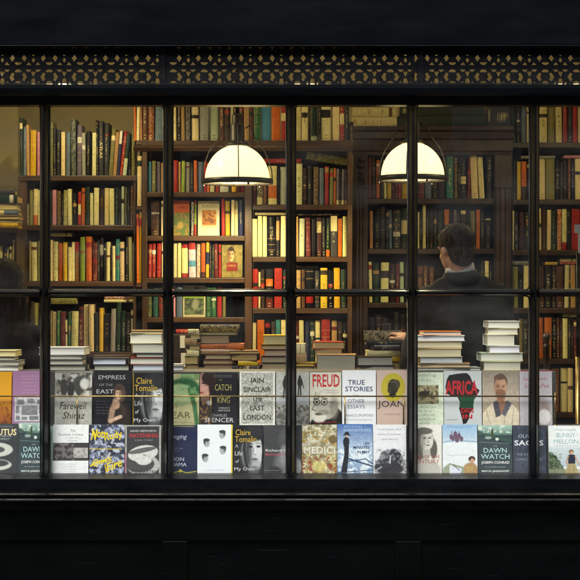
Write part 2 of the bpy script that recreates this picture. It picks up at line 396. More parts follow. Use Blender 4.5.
# pierced grille panels
def grille_curve(px0, px1):
    cu = bpy.data.curves.new('g', 'CURVE'); cu.dimensions = '2D'; cu.fill_mode = 'BOTH'; cu.extrude = .003; cu.bevel_depth = .0012; cu.bevel_resolution = 1
    dG = 7.462
    def spl(pts):
        s = cu.splines.new('POLY'); s.points.add(len(pts)-1); s.use_cyclic_u = True
        for i, (x, y) in enumerate(pts): s.points[i].co = (wx(x, dG), wz(y, dG), 0, 1)
    spl([(px0, 50.3), (px1, 50.3), (px1, 83.6), (px0, 83.6)])
    def el(cx, cy, rx, ry, n=10, a0=0, a1=360):
        return [(cx+rx*math.cos(R(a0+(a1-a0)*i/n)), cy-ry*math.sin(R(a0+(a1-a0)*i/n))) for i in range(n if a1-a0 == 360 else n+1)]
    c = 80.3-31*12
    while c < px1+31:
        H = []
        for sg in (-1, 1):
            H.append([(c+sg*3.4, 58.3), (c+sg*5.6, 54.6), (c+sg*8.4, 58), (c+sg*6.2, 61.8)])              # teardrops
            H.append([(c+sg*3.9, 74), (c+sg*6.2, 72.6), (c+sg*8.9, 77), (c+sg*6.3, 80.9), (c+sg*3.9, 79.6), (c+sg*4.9, 77)])
            H.append([(c+15.1+sg*2.0, 65.2), (c+15.1+sg*4.4, 61.8), (c+15.1+sg*7.4, 65.2)])
            H.append([(c+15.1+sg*1.9, 69.4), (c+15.1+sg*7.6, 69.4), (c+15.1+sg*6.2, 71.6), (c+15.1+sg*3.6, 72)])
            H.append([(c+15.1+sg*3.6, 82.8), (c+15.1+sg*5, 80.6), (c+15.1+sg*6.8, 82.8)])
        H.append(el(c, 62.2, 3.4, 3.0, 8, 180, 360)); H.append(el(c, 72.3, 3.4, 3.2, 8, 0, 180)); H.append(el(c, 82.9, 3.2, 2.2, 6, 0, 180))
        H.append(el(c+15.1, 60.2, 1.5, 2.2)); H.append(el(c+15.1, 55.3, 1.4, .9))
        H.append([(c+13.9, 70.6), (c+15.1, 72.4), (c+16.3, 70.6), (c+17.2, 72.6), (c+15.6, 76.2), (c+14.6, 76.2), (c+13, 72.6)])
        H.append([(c+12.9, 82.8), (c+13.4, 79), (c+15.1, 77.9), (c+16.8, 79), (c+17.3, 82.8)])
        for h in H:
            xs = [p[0] for p in h]
            ys = [p[1] for p in h]; mx_, my_ = (min(xs)+max(xs))/2, (min(ys)+max(ys))/2
            h = [(mx_+(a-mx_)*1.16, min(max(my_+(b-my_)*1.12, 51.5), 83.1)) for a, b in h]; xs = [p[0] for p in h]
            if min(xs) > px0+1.2 and max(xs) < px1-1.2: spl(h)
        c += 31
    ob = bpy.data.objects.new('g', cu); COL.objects.link(ob)
    dg = bpy.context.evaluated_depsgraph_get(); dg.update()
    me = bpy.data.meshes.new_from_object(ob.evaluated_get(dg)); bpy.data.objects.remove(ob)
    me.transform(Matrix.Translation((0, fy(dG), 0)) @ Matrix.Rotation(R(90), 4, 'X'))
    me.materials.clear(); me.materials.append(MATS['cast_iron'])
    o = bpy.data.objects.new('grille_panel', me); COL.objects.link(o); o.parent = front
    return o
for a, b in ((-350, -96), (-94, 162.2), (163.8, 420.2), (421.8, 678), (680, 930)): grille_curve(a, b)
for x in (-95, 163, 421, 679): MB().box(wx(x-2.6, 7.45), wx(x+2.6, 7.45), fy(7.448), fy(7.457), z_(83.3, 7.45), z_(50.5, 7.45)).build('joint_bar', 'cast_iron', front)

# window frame: sill, jambs, mullions, transom, panes
MUL = [-78.5, 44.5, 168, 291, 412.7, 534.5, 656.5]
zS, zH = wz(476.5, 7.5), wz(104, 7.5)
m = MB()
m.prof_x([(fy(7.44), wz(479, 7.44)), (fy(7.50), wz(475.5, 7.5)), (fy(7.60), wz(475, 7.5)), (fy(7.60), wz(500, 7.44)), (fy(7.44), wz(493, 7.44))], EX0, EX1)
m.build('bottom_rail', 'black_gloss', front)
m = MB()   # projecting sill moulding
pr = [(fy(7.44), wz(491.2, 7.44)), (fy(7.375), wz(493.4, 7.38)), (fy(7.366), wz(494.6, 7.366)), (fy(7.37), wz(496, 7.37)), (fy(7.385), wz(497, 7.385)),
      (fy(7.378), wz(498.5, 7.378)), (fy(7.372), wz(500.3, 7.37)), (fy(7.38), wz(502, 7.38)), (fy(7.405), wz(503.2, 7.40)), (fy(7.425), wz(507, 7.42)), (fy(7.44), wz(510, 7.44)), (fy(7.47), wz(510, 7.44))]
m.prof_x(pr, EX0, EX1); m.build('sill', 'black_gloss', front)
m = MB()   # panelled stall riser
yR = fy(7.455)
zt0, zt1 = wz(509, 7.45), wz(540.5, 7.45)
m.box(EX0, EX1, yR, .1, GND, zt0)
m.box(EX0, EX1, yR-.016, yR, zt1, zt0, bev=.003)                  # top rail
m.box(EX0, EX1, yR-.016, yR, GND, .16, bev=.003)
for x in (-320, -60, 175, 408, 640, 880): m.box(wx(x-13, 7.45), wx(x+13, 7.45), yR-.0155, yR, .162, zt1-.0015, bev=.003)
m.build('stall_riser', 'panel_paint', front)
def mull_prof(cx, hw=.0180):
    pts = [(-hw, .035), (-hw, .006), (-hw+.004, -.002), (-hw+.006, -.012), (-.0085, -.022), (-.004, -.034), (.004, -.034), (.0085, -.022), (hw-.006, -.012), (hw-.004, -.002), (hw, .006), (hw, .035)]
    return [(cx+x, y) for x, y in pts]
for x in MUL:
    MB().prof_z(mull_prof(wx(x, 7.5)), zS+.001, zH-.001).build('mullion', 'black_gloss', front)
zT = wz(292.8, 7.5)
xs = [EX0+.55]+[wx(x, 7.5) for x in MUL]+[EX1-.55]
for k in range(len(MUL)-1):
    a, b = wx(MUL[k], 7.5)+.0180, wx(MUL[k+1], 7.5)-.0180
    MB().prof_x([(-.026, zT+.002), (-.020, zT+.0075), (.004, zT+.0115), (.035, zT+.0115), (.035, zT-.0115), (.004, zT-.0115), (-.020, zT-.0075), (-.026, zT-.002)], a+.0005, b-.0005).build('transom', 'black_gloss', front)
    for z0, z1 in ((zS, zT-.0105), (zT+.0105, zH)):
        p = MB().box(a-.004, b+.004, .010, .013, z0-.003, z1+.003); o = p.build('pane', 'old_glass', front)
        # putty fillet round the pane, rounded at its corners
        w_ = .006; r_ = .020; pts = []
        for cx, cz, a0 in ((b-r_, z1-r_, 0), (a+r_, z1-r_, 90), (a+r_, z0+r_, 180), (b-r_, z0+r_, 270)):
            for q in range(6): pts.append((cx+(r_-.003)*math.cos(R(a0+q*18)), .018, cz+(r_-.003)*math.sin(R(a0+q*18))))
        MB().tube(pts+[pts[0]], .0036, 6).build('glazing_bead', 'black_gloss', front)
# end pilasters and the brick storey above
for sx in (-1, 1):
    x0, x1 = sorted((sx*(wx(656.5, 7.5)+.0180), sx*3.3))
    MB().box(x0, x1, -.07, .16, GND, zH-.001, bev=.006).build('pilaster', 'black_paint', front)
MB().box(-3.3, 3.3, -.02, .3, 3.302, 7.5).build('upper_wall', 'brick_front', front)
MB().box(-3.4, 3.4, .3, 4.3, 3.52, 7.5).build('upper_storey', 'brick_front', front)

# ------------------------------------------------------------------ display ledge in the window
disp = thing('display_stand', 'stepped grey display stand filling the window bottom under the face out books', 'display stand', (0, .2, FLZ))
disp.location = (0, 0, 0)
zF = wz(474.0, 7.58)           # shelf of the front row
zB = wz(425.5, 7.68)           # step of the back row
zL = wz(371.5, 7.77)           # ledge top
m = MB()
DX0, DX1 = -2.55, 2.55
m.box(DX0, DX1, fy(7.602), fy(7.655), FLZ, zF)
m.build('lower_step', 'display_paint', disp)
MB().box(DX0, DX1, fy(7.6552), fy(7.755), FLZ, zB).build('upper_step', 'display_paint', disp)
MB().box(DX0, wx(556, 7.76), fy(7.7552), fy(8.02), FLZ+.3, zL, bev=.003).build('ledge', 'display_paint', disp)
zF2 = zF
MB().box(DX0, DX1, fy(7.57), fy(7.6018), zF-.02, zF).build('lip', 'display_paint', disp)

def rail():
    t = thing('brass_rail', 'thin brass rail on short posts running in front of the back row of books', 'rail', (0, 0, 0))
    d = 7.668; y = fy(d); z = wz(396.3, d)
    MB().tube([(DX0, y, z), (wx(556, d), y, z)], .0036, 8).build('rail_bar', 'brass', t)
    for x in (-60, 77, 211, 345, 403.5, 555):
        MB().tube([(wx(x, d), y+.001, zB), (wx(x, d), y+.001, z+(.02 if x == 555 else 0))], .0032, 8).build('post', 'brass', t)
        MB().lathe([(.011, zB), (.011, zB+.003), (.004, zB+.006)], wx(x, d), y+.001, 12).build('post_foot', 'brass', t)
rail()

# ================================================================== FACE-OUT BOOKS
arts = {}
A = Art('d79a1e'); A.grad(.5, 1, 'c9882a', '7c3a14'); A.blot('5c2a12', 6, .15, 0, .55, 1, 1, .7, 3).text('B', .42, .28, .16, '5b3413').text('A', .42, .46, .10, '6a3a10', bold=.02); A.ell(.6, .8, .25, .13, '9b5a28', .5, .7)
arts['amber'] = A
A = Art('9a7296'); A.rect(.08, .49, 1, .92, 'c9c9cc')
for (x, y, w, h) in ((.15, .53, .22, .09), (.5, .51, .2, .08), (.8, .53, .15, .08), (.3, .64, .52, .17), (.12, .64, .1, .14), (.87, .64, .1, .14), (.12, .83, .12, .07), (.3, .85, .18, .05), (.55, .83, .3, .07)):
    A.rect(x, y, x+w, y+h, '74757c')
A.blot('8f9096', 14, .1, .08, .49, 1, .92, .6, 4)
for i, (y, w) in enumerate(((.10, .62), (.15, .5), (.22, .6), (.28, .5), (.35, .36), (.40, .5))): A.text('THE HISTORY OF LETTERS'[:12+i*2], .55, y, .022, 'c8a6b8', w=w)
arts['mauve'] = A
A = Art('a9a9a2'); A.rect(.0, 0, 1, .48, '8b8980'); A.blot('33332f', 5, .05, 0, .04, 1, .46, .85, 2); A.blot('cfcfc8', 6, .12, 0, .04, 1, .48, .8, 5)
A.ell(.66, .26, .17, .17, '42433f', .25); A.ell(.8, .24, .12, .1, 'c9c9c4', .3); A.ell(.25, .3, .1, .16, '3a3a37', .3); A.ell(.43, .34, .1, .15, '2e2e2c', .3)
A.text('Farewell', .5, .64, .13, '24241f', w=.72, shear=.2).text('Shiraz', .52, .82, .12, '24241f', w=.6, shear=.2); arts['farewell'] = A
A = Art('14151c'); A.ell(.68, .42, .17, .18, '4c3b33', .2); A.head(.66, .42, .13, 'bd9d86', '6d4f40', '3c2c26', -1); A.ell(.68, .86, .30, .28, '2c2320', .3)
A.line([(.58, .55), (.5, .72), (.45, .92)], .09, '9c7f6c').line([(.45, .92), (.72, .84)], .06, 'c4a690').line([(.72, .6), (.82, .78)], .07, '3b312c'); A.ell(.6, .62, .10, .08, 'b8967f', .3)
A.text('EMPRESS', .48, .12, .075, 'b4b3b6', w=.72).text('OF THE', .32, .26, .045, '8b8b92', w=.36).text('EAST', .3, .38, .075, 'b4b3b6', w=.46)
for i in range(5): A.text('the rise of a queen'[:16-i], .24, .56+i*.055, .02, '6f6f77', w=.34)
arts['empress'] = A
def face_cover(big):
    A = Art('16171b'); A.ell(.68, .50, .46, .50, '2c2e32', .3); A.ell(.60, .58, .33, .36, '6c7074', .25); A.ell(.76, .56, .235, .34, 'c9cdcf', .22); A.ell(.72, .80, .20, .14, '9da1a4', .5, .8)
    A.ell(.52, .56, .13, .34, '34363a', .8, .85); A.ell(.62, .22, .42, .12, '26282c', .35); A.line([(.40, .30), (.36, .5), (.42, .75), (.50, .92)], .05, '1b1c20'); A.line([(.95, .25), (1.0, .5), (.97, .8)], .045, '1d1e22')
    A.ell(.845, .44, .075, .026, '3a3c3f', .4); A.ell(.85, .44, .028, .022, '0e0f11', .3); A.line([(.76, .385), (.84, .365), (.93, .39)], .014, '3b3d40')
    A.ell(.585, .445, .07, .024, '18191c', .4); A.line([(.50, .395), (.58, .375), (.66, .395)], .014, '202226'); A.line([(.69, .46), (.685, .58), (.72, .61)], .018, '8a8e91'); A.ell(.755, .61, .022, .010, '45474a', .4)
    A.ell(.72, .70, .10, .020, '4a4c50', .35); A.ell(.72, .725, .08, .016, '8c8f92', .4); A.ell(.72, .86, .13, .02, '5a5d60', .6, .7); A.ell(.70, .97, .16, .1, '54575a', .5, .8)
    A.text('Claire', .33 if big else .36, .15, .12, 'c9a53a', w=.5).text('Tomalin', .42, .29, .12, 'c9a53a', w=.72).text('A', .12, .43, .07, 'a9aaab').text('Life', .18, .58, .09, 'c8c9ca', w=.24).text('of', .14, .74, .07, 'c8c9ca', w=.12, shear=.2).text('My Own', .38, .91, .09, 'c8c9ca', w=.68)
    return A
arts['life_a'] = face_cover(0); arts['life_a'].rect(0, 0, .03, 1, '8a7420'); arts['life_b'] = face_cover(1)
A = Art('b5b184'); A.ell(.55, .3, .5, .22, '2c5a37', .2); A.ell(.42, .42, .42, .22, '9fb183', .15); A.line([(.72, .3), (.86, .6), (.95, 1)], .09, '3c6a3f'); A.rect(.45, 0, 1, .12, '3c7247', .7); A.blot('82b079', 6, .25, 0, 0, 1, .4, .5, 4)
A.text('LEAR', .4, .8, .12, '5d5a3c', w=.72).text('MR', .22, .62, .08, '8a8656', w=.3, shear=.2).text('JENNY UGLOW', .45, .95, .035, '6d6a44', w=.7); arts['lear'] = A
A = Art('16181e'); A.ell(.12, .24, .17, .26, 'bb8e80', .15); A.ell(.25, .1, .22, .15, '2b1d1b', .3); A.ell(.3, .25, .07, .2, '251918', .4); A.ell(.11, .2, .08, .015, '2c1c18', .4); A.ell(.03, .38, .06, .02, '8c3f3c', .4); A.ell(.14, .52, .12, .09, '6b5148', .3); A.ell(.24, .58, .08, .04, 'c7c7cc', .4)
A.ell(.12, .75, .16, .2, '33251e', .5); A.blot('8a6a3c', 9, .2, 0, .55, .3, 1, .7, 2)
A.text('TO', .55, .14, .035, '8b834e').text('CATCH', .62, .28, .12, 'a39a5c', w=.44).text('A', .58, .42, .03, '8b834e').text('KING', .64, .52, .12, 'a39a5c', w=.34).text("CHARLES II'S", .65, .67, .03, 'b9b9b4', w=.3).text('GREAT ESCAPE', .65, .72, .03, 'b9b9b4', w=.32).text('CHARLES', .52, .81, .05, '9d9da2', w=.42).text('SPENCER', .52, .90, .085, 'c7c7cb', w=.78)
for k in (0, 1): A.text('THE NUMBER ONE BESTSELLER', .62, .05+k*.03, .015, '80808a', w=.5)
arts['catch'] = A
A = Art('d9d9d3'); A.rect(.05, .03, .95, .97, 'a9aaa3'); A.blot('8d8e87', 13, .05, .05, .03, .95, .97, .8, 6); A.blot('cfd0c8', 20, .2, .05, .03, .95, .97, .7, 2); A.line([(.1, .8), (.5, .55), (.9, .4)], .012, '6f706a')
for i, (st, w) in enumerate((('IAIN', .36), ('SINCLAIR', .78), ('THE', .3), ('LAST', .4), ('LONDON', .78))): A.text(st, .5, .17+i*.17, .095, '1d1d1b', w=w, bold=.012)
arts['london'] = A
A = Art('a2a39d'); A.grad(0, .5, 'b4b5ae', 'b0b2b2'); A.blot('4a4a48', 12, .0, 0, .62, 1, 1, .85, 3); A.rect(0, .72, 1, 1, '55534f', .5); A.rect(0, .45, 1, .6, 'b0b8c2', .6)
def walker(A, x, y, s, c='2c2b2a'):
    A.ell(x, y-.10*s, .035*s, .035*s, c, .2); A.ell(x, y, .075*s, .1*s, c, .2); A.line([(x-.02*s, y+.05*s), (x-.05*s, y+.24*s)], .03*s, c).line([(x+.02*s, y+.05*s), (x+.03*s, y+.26*s)], .03*s, c).line([(x+.06*s, y-.05*s), (x+.11*s, y+.1*s)], .02*s, c)
walker(A, .28, .22, 1.1); walker(A, .72, .2, 1.0); arts['walk'] = A
A = Art('c9c6b8'); A.ell(.60, 1.02, .62, .24, '1e1c1a', .08); A.ell(.80, .84, .24, .17, '1e1c1a', .15); A.ell(.53, .60, .37, .29, 'a9a69b', .06); A.ell(.60, .46, .30, .15, 'c6c3b8', .4); A.ell(.76, .66, .14, .2, '7d7a70', .7, .8); A.ell(.78, .62, .05, .07, '8f8b80', .3); A.ell(.30, .84, .22, .11, 'd2cfc6', .25); A.ell(.42, .76, .22, .05, '7a766c', .6, .8)
for cx_ in (.22, .46):
    A.line([(cx_+.10*math.cos(t/3), .565+.055*math.sin(t/3)) for t in range(0, 20)], .016, '26241f'); A.ell(cx_, .565, .05, .025, '3b3832', .4)
A.line([(.56, .56), (.78, .57)], .012, '2c2924').line([(.14, .5), (.3, .48)], .02, '5b574e').line([(.38, .48), (.56, .5)], .02, '5b574e').line([(.2, .38), (.13, .5), (.15, .62), (.07, .7), (.2, .73)], .018, '4a473f'); A.ell(.27, .79, .12, .025, '5d5950', .4)
A.text('FREUD', .52, .16, .24, 'b3262c', w=.86, bold=.02)
for k in (0, 1): A.text('THE MAKING OF A MYTH', .7, .34+k*.04, .018, '76736b', w=.4)
A.text('BIOGRAPHY IN TIME', .5, .945, .03, 'a03030', w=.7); arts['freud'] = A
A = Art('dcdfe4'); A.text('TRUE', .42, .22, .09, '2b3a5e', w=.5, bold=.012).text('STORIES', .5, .34, .09, '2b3a5e', w=.82, bold=.012).text('AND', .4, .46, .045, 'a58b3a', w=.18, shear=.2).text('OTHER', .42, .56, .07, '54607c', w=.5).text('ESSAYS', .42, .66, .07, '54607c', w=.5).text('FRANCIS SPUFFORD', .5, .82, .045, '5a6684', w=.86).text('AUTHOR OF GOLDEN HILL', .5, .9, .025, '7a8498', w=.8); arts['stories'] = A
A = Art('bea79c'); A.ell(.52, .31, .38, .26, 'b0a334', .05); A.ell(.52, .3, .17, .14, '2c2a1e', .1); A.ell(.62, .26, .12, .09, '35332a', .2); A.ell(.4, .36, .06, .06, '3a3828', .2); A.ell(.5, .45, .11, .05, '25241a', .2); A.line([(.44, .22), (.6, .2), (.68, .3)], .02, '5d5a44')
A.text('JOAN', .45, .63, .15, '3e352f', w=.84).text('KATHARINA DUBEAU', .5, .8, .03, '8c7a70', w=.5); arts['joan'] = A
A = Art('cbd6c2'); A.rect(.03, .24, .86, .60, '8f8766'); A.blot('3f3a2c', 7, .02, .03, .24, .86, .6, .85, 9); A.blot('b8ad86', 8, .2, .03, .24, .86, .42, .7, 3); A.ell(.45, .4, .16, .05, '2e2a20', .3); A.line([(.3, .42), (.6, .36)], .03, '2c271e')
for i, (st, w) in enumerate((('A NARRATIVE', .7), ('OF RURAL', .5))): A.text(st, .45, .06+i*.09, .04, '8fa48a', w=w)
for i, (st, w) in enumerate((('A PLAIN HISTORY', .7), ('OF THE', .4), ('TWO HOUSES', .62), ('GRANDEUR', .66), ('& CO', .3))): A.text(st, .45, .66+i*.075, .035, '8c9c80', w=w)
arts['green_painting'] = A
A = Art('bcc1c4'); A.poly([(.14, .08), (.4, .05), (.62, .04), (.7, .1), (.76, .2), (.84, .3), (.95, .36), (.86, .47), (.76, .57), (.78, .7), (.68, .78), (.66, .88), (.58, .97), (.5, .98), (.46, .84), (.4, .7), (.42, .58), (.36, .48), (.2, .47), (.08, .42), (.04, .3), (.08, .16)], '181a18')
A.poly([(.4, .45), (.82, .45), (.78, .62), (.78, .7), (.42, .68), (.42, .58)], '1f4a30')
A.text('AFRICA', .47, .31, .26, 'b01f26', w=.86, bold=.03).text('DIGS', .62, .73, .09, 'a8262c', w=.34, bold=.03).text('IN', .62, .84, .08, 'a8262c', w=.26, bold=.03).text('A MODERN HISTORY', .2, .9, .02, '4e5150', w=.3); arts['africa'] = A
A = Art('a69884'); A.grad(0, .6, '8a7f70', 'b5a796'); A.poly([(0, .78), (.3, .56), (.7, .55), (1, .74), (1, 1), (0, 1)], 'cfc3ac'); A.poly([(.36, .56), (.66, .56), (.58, .8), (.46, .8)], '8f6a54'); A.poly([(.28, .58), (.42, .54), (.5, .82), (.36, .86)], '4d4b55'); A.poly([(.66, .54), (.8, .6), (.62, .84), (.52, .80)], '5b5964')
A.ell(.5, .52, .11, .09, '93694f', .2); A.ell(.5, .22, .185, .16, '5a4432', .12); A.ell(.5, .31, .165, .19, 'b98c70', .12); A.ell(.47, .13, .16, .05, '5a4432', .3); A.ell(.40, .33, .07, .16, '8d6650', .8, .7); A.ell(.5, .43, .14, .09, '6e4f3b', .3, .85); A.ell(.5, .415, .06, .014, '8a4f42', .3)
for sx in (-1, 1): A.ell(.5+sx*.075, .3, .035, .012, '2a1f1a', .3); A.line([(.5+sx*.03, .272), (.5+sx*.12, .268)], .012, '4a3729')
A.line([(.5, .29), (.52, .355), (.49, .365)], .012, '85604b').line([(.1, .72), (.2, .98)], .015, 'a89c86').line([(.85, .7), (.8, .98)], .015, 'a89c86').line([(.6, .84), (.58, 1)], .012, '9c907a'); arts['man'] = A
A = Art('b8b3bb'); A.ell(.62, .8, .33, .3, '9b8c88', .4); A.head(.52, .55, .12, 'c2a294', '86695e', '4a3b38', 1); A.ell(.75, .85, .2, .14, 'dcd8d8', .3); A.line([(.5, .65), (.55, .9)], .06, 'b79a8c'); A.rect(0, 0, 1, .02, '9c3a40')
A.text('The Girl', .3, .16, .06, 'b05a62', w=.4).text('Beautiful', .68, .15, .05, 'b05a62', w=.36).text('Summers', .4, .28, .08, 'b05a62', w=.5).text('Past', .8, .28, .07, 'b05a62', w=.24); arts['pink'] = A
# front row
A = Art('383c40'); A.text('BRUTUS', .56, .17, .13, 'e5d3a0', w=1.0 if False else .78, bold=.02).text('THE NOBLE CONSPIRATOR', .5, .06, .03, '8a9094', w=.7).text('KATHRYN', .55, .25, .04, 'a7abad', w=.5).text('TEMPEST', .55, .31, .04, 'a7abad', w=.45)
A.ell(.40, .52, .45, .14, 'c5c6c0', .1); A.ell(.35, .52, .28, .07, '4c5052', .1); A.ell(.4, .82, .42, .11, 'c9cac4', .12); A.ell(.4, .79, .35, .07, '3c4043', .2); arts['brutus'] = A
def dawn():
    A = Art('39454a'); A.grad(0, .2, '9fbcb0', '55786c'); A.line([(0, .14), (.5, .26), (1, .32)], .06, '36524a'); A.line([(0, .2), (1, .4)], .03, '24343a'); A.blot('d4ded6', 9, .2, 0, 0, 1, .16, .8, 5); A.ell(.42, .16, .04, .09, '3a4a30', .3); A.ell(.56, .29, .05, .03, 'd9dcd6', .3); A.ell(.3, .26, .1, .03, '8fa39e', .4)
    A.line([(.05, .35), (.9, .38)], .008, '7b8f92')
    A.text('THE', .5, .43, .025, 'a4b8bc', w=.12).text('DAWN', .5, .52, .10, 'a9c9cf', w=.68, bold=.01).text('WATCH', .5, .645, .10, 'a9c9cf', w=.84, bold=.01).text('JOSEPH CONRAD', .5, .775, .07, 'd8dcda', w=.82, bold=.02).text('IN A GLOBAL WORLD', .5, .86, .025, 'a4aeb0', w=.6).text('MAYA JASANOFF', .5, .95, .05, 'd8dcda', w=.8, bold=.02); return A
arts['dawn_a'] = dawn(); arts['dawn_b'] = dawn()
A = Art('e4e6e8'); A.rect(0, .37, 1, .73, '3c393a'); A.blot('7a7475', 8, .05, 0, .37, .6, .73, .8, 2); A.rect(.58, .47, .98, .68, 'b4b3b0'); A.blot('8a8886', 12, .1, .58, .47, .98, .68, .8, 4)
A.text('The', .55, .12, .05, '5f6466', w=.14).text('Restless Inmate', .5, .2, .05, '83888b', w=.7).text('A LIFE IN', .52, .27, .03, '8d9294', w=.34).text('ROOMS', .55, .33, .03, '8d9294', w=.26)
for k in range(4): A.text('a novel of small hours', .45, .8+k*.05, .018, '9a9fa2', w=.5-.05*k)
arts['white_photo'] = A
A = Art('8088a4'); A.blot('1f2433', 5, .0, 0, 0, 1, 1, .95, 3); A.blot('b9c0d4', 7, .12, 0, 0, 1, 1, .9, 8); A.blot('2c3040', 9, .2, 0, 0, 1, 1, .8, 12); A.rect(0, .49, .92, .505, 'cbb63a')
A.text('Notts', .30, .18, .17, 'e6cf2a', w=.46, bold=.02, rot=-4).text('Rudy', .68, .24, .19, 'e6cf2a', w=.52, bold=.02, rot=12).text('Quick', .38, .74, .15, 'e6cf2a', w=.6, bold=.01, shear=.4, rot=16).text('Fire', .70, .82, .17, 'e6cf2a', w=.5, bold=.01, shear=.4, rot=22)
A.line([(.06, .3), (.1, .14), (.16, .3), (.22, .1)], .02, 'e6cf2a').line([(.05, .84), (.14, .78), (.5, .72)], .03, 'e6cf2a').line([(.45, .82), (.5, .96), (.9, .74)], .022, 'd6b428'); arts['scribble'] = A
A = Art('343435'); A.rect(0, 0, 1, 1, 'a2a2a0'); A.rect(.04, .03, .94, 1, '38383a'); A.ell(.5, .82, .46, .22, 'b5b5b3', .05); A.ell(.4, .80, .42, .17, '454547', .1); A.ell(.5, .58, .42, .16, 'cdcdca', .06, 1, -12); A.ell(.48, .52, .40, .05, '5e5e60', .15, 1, -12); A.ell(.54, .64, .07, .035, '2c2c2e', .1); A.ell(.52, .72, .22, .1, 'cfcfcc', .15); A.rect(0, .55, .03, 1, 'b0698a')
A.text('DAVID HEPWORTH', .5, .12, .04, 'b9b9b9', w=.72, bold=.02).text('NOTHING', .52, .215, .085, 'a8323a', w=.80, bold=.03).text('IS REAL STORIES', .52, .31, .03, '9a9a9a', w=.5).text('UNDERRATED', .5, .955, .05, '3a3a3a', w=.8, bold=.02); arts['palette'] = A
A = Art('1c2547'); A.text('Belonging', .34, .25, .12, 'b9bfd4', w=.72, shear=.35).text('THE', .2, .42, .02, '8088a4', w=.1).text('STORY OF THE', .32, .48, .025, '8088a4', w=.5).text('JEWS', .3, .54, .025, '8088a4', w=.3).text('SIMON', .34, .70, .075, 'c3c8d6', w=.54).text('SCHAMA', .34, .81, .075, 'c3c8d6', w=.7)
A.line([(.02, .95), (.3, .98), (.5, .94), (.7, .98), (.98, .95)], .02, 'a39c3c'); A.line([(.02, .02), (.9, .03)], .015, '8f8a48'); A.ell(.5, .94, .05, .03, 'b5ad40', .3); A.ell(.2, .12, .05, .01, '9a9a70', .4); arts['belonging'] = A
A = Art('e3e8ee')
for cx, cy, rt in ((.27, .37, 1), (.70, .2, -1), (.72, .52, -1), (.23, .68, 1)):
    A.ell(cx, cy+.01, .085, .075, 'b4b9bf', .25); A.ell(cx-rt*.05, cy+.01, .035, .05, '7e8389', .5, .8); A.ell(cx-rt*.01, cy-.055, .095, .035, '3c3f44', .25); A.ell(cx-rt*.075, cy-.02, .025, .045, '3c3f44', .3)
    A.line([(cx-.01, cy-.005), (cx+.03, cy-.008)], .009, '4b4e53').line([(cx+rt*.055, cy-.005), (cx+rt*.07, cy-.005)], .009, '4b4e53').line([(cx+rt*.03, cy), (cx+rt*.045, cy+.022), (cx+rt*.025, cy+.026)], .007, '6b6f74').line([(cx, cy+.045), (cx+rt*.045, cy+.043)], .008, '55595e').line([(cx-rt*.06, cy+.06), (cx, cy+.085), (cx+rt*.05, cy+.07)], .008, '7e8389')
A.text('A LIFE OF LETTERS', .5, .93, .02, '9ea7b2', w=.55); A.rect(.955, 0, 1, 1, 'd8bf3a'); arts['four'] = A
A = Art('3c3d40'); A.ell(.62, .3, .2, .3, '55565a', .6, .8); A.ell(.6, .8, .3, .28, '6f7074', .5); A.ell(.55, .62, .12, .2, '8c8d90', .5, .8); A.ell(.88, .85, .14, .15, '9fa0a2', .4); A.ell(.3, .95, .2, .1, '2b2c2f', .5)
A.text('Richard Ford', .42, .52, .05, 'c9c9cb', w=.74, bold=.01).text('Between Them', .44, .6, .05, 'b5525e', w=.78, bold=.01).text('remembering my parents', .24, .93, .02, '9d9da0', w=.4); arts['grey_photo'] = A
A = Art('a7a084'); A.blot('6f6a48', 5, .0, 0, 0, 1, 1, .8, 2); A.blot('d6d2bf', 7, .12, 0, .0, 1, .6, .85, 5); A.blot('e0dcb0', 9, .1, 0, .6, 1, 1, .8, 6); A.blot('a8862e', 11, .15, 0, .1, 1, 1, .8, 9); A.blot('8c3a2e', 9, .25, 0, .6, 1, 1, .9, 4); A.ell(.88, .3, .12, .09, '6d5f3e', .2); A.ell(.5, .85, .2, .1, 'd9cf7c', .5, .6); A.ell(.45, .5, .4, .14, '8f8a72', .6, .6)
A.text('THE', .3, .34, .04, 'd3cfbd', w=.2).text('MEDICI', .5, .52, .14, 'e0dccb', w=.9, bold=.01).text('PAUL STRATHERN', .5, .12, .03, 'cfcaa8', w=.7); arts['medici'] = A
A = Art('3f6aa8'); A.grad(0, .55, '3d66a6', 'b3c6dc'); A.grad(.55, 1, 'a4b9d0', '7c96b8'); A.blot('e0e8ee', 5, .1, 0, .5, 1, 1, .8, 4); A.line([(.25, .68), (1, .85)], .03, '223a5c').line([(.3, .75), (.8, .7), (1, .8)], .02, '2e4a6e').line([(0, .98), (1, .92)], .02, '3a5478')
A.ell(.27, .2, .07, .045, '20222a', .2); A.line([(.17, .225), (.37, .225)], .018, '20222a'); A.ell(.27, .26, .05, .04, 'b8a79a', .2); A.poly([(.18, .3), (.34, .3), (.32, .62), (.27, .98), (.10, .98), (.2, .6)], '1e2029'); A.ell(.25, .36, .09, .1, '22242e', .2)
A.text('NICHOLAS', .45, .05, .04, 'a8c0de', w=.5).text('SHAKESPEARE', .56, .12, .055, 'b4cae4', w=.78).text('SIX', .84, .39, .055, '27364e', w=.14, bold=.02).text('MINUTES', .68, .47, .06, '27364e', w=.46, bold=.02).text('IN MAY', .74, .56, .06, '27364e', w=.36, bold=.02); arts['six'] = A
A = Art('dcdde4')
for cx_, cy_, rx_, ry_, cc_ in ((.5, .9, .46, .13, '2c2d33'), (.42, .74, .26, .12, '3a3b42'), (.68, .72, .22, .13, '2b2c31'), (.38, .6, .16, .07, '55565d'), (.62, .58, .14, .09, '34353b'), (.74, .62, .11, .07, '2c2d33'), (.28, .66, .09, .05, '83848c'), (.45, .54, .07, .04, '8b8c94'), (.16, .86, .13, .07, '3a3b42')): A.ell(cx_, cy_, rx_, ry_, cc_, .35)
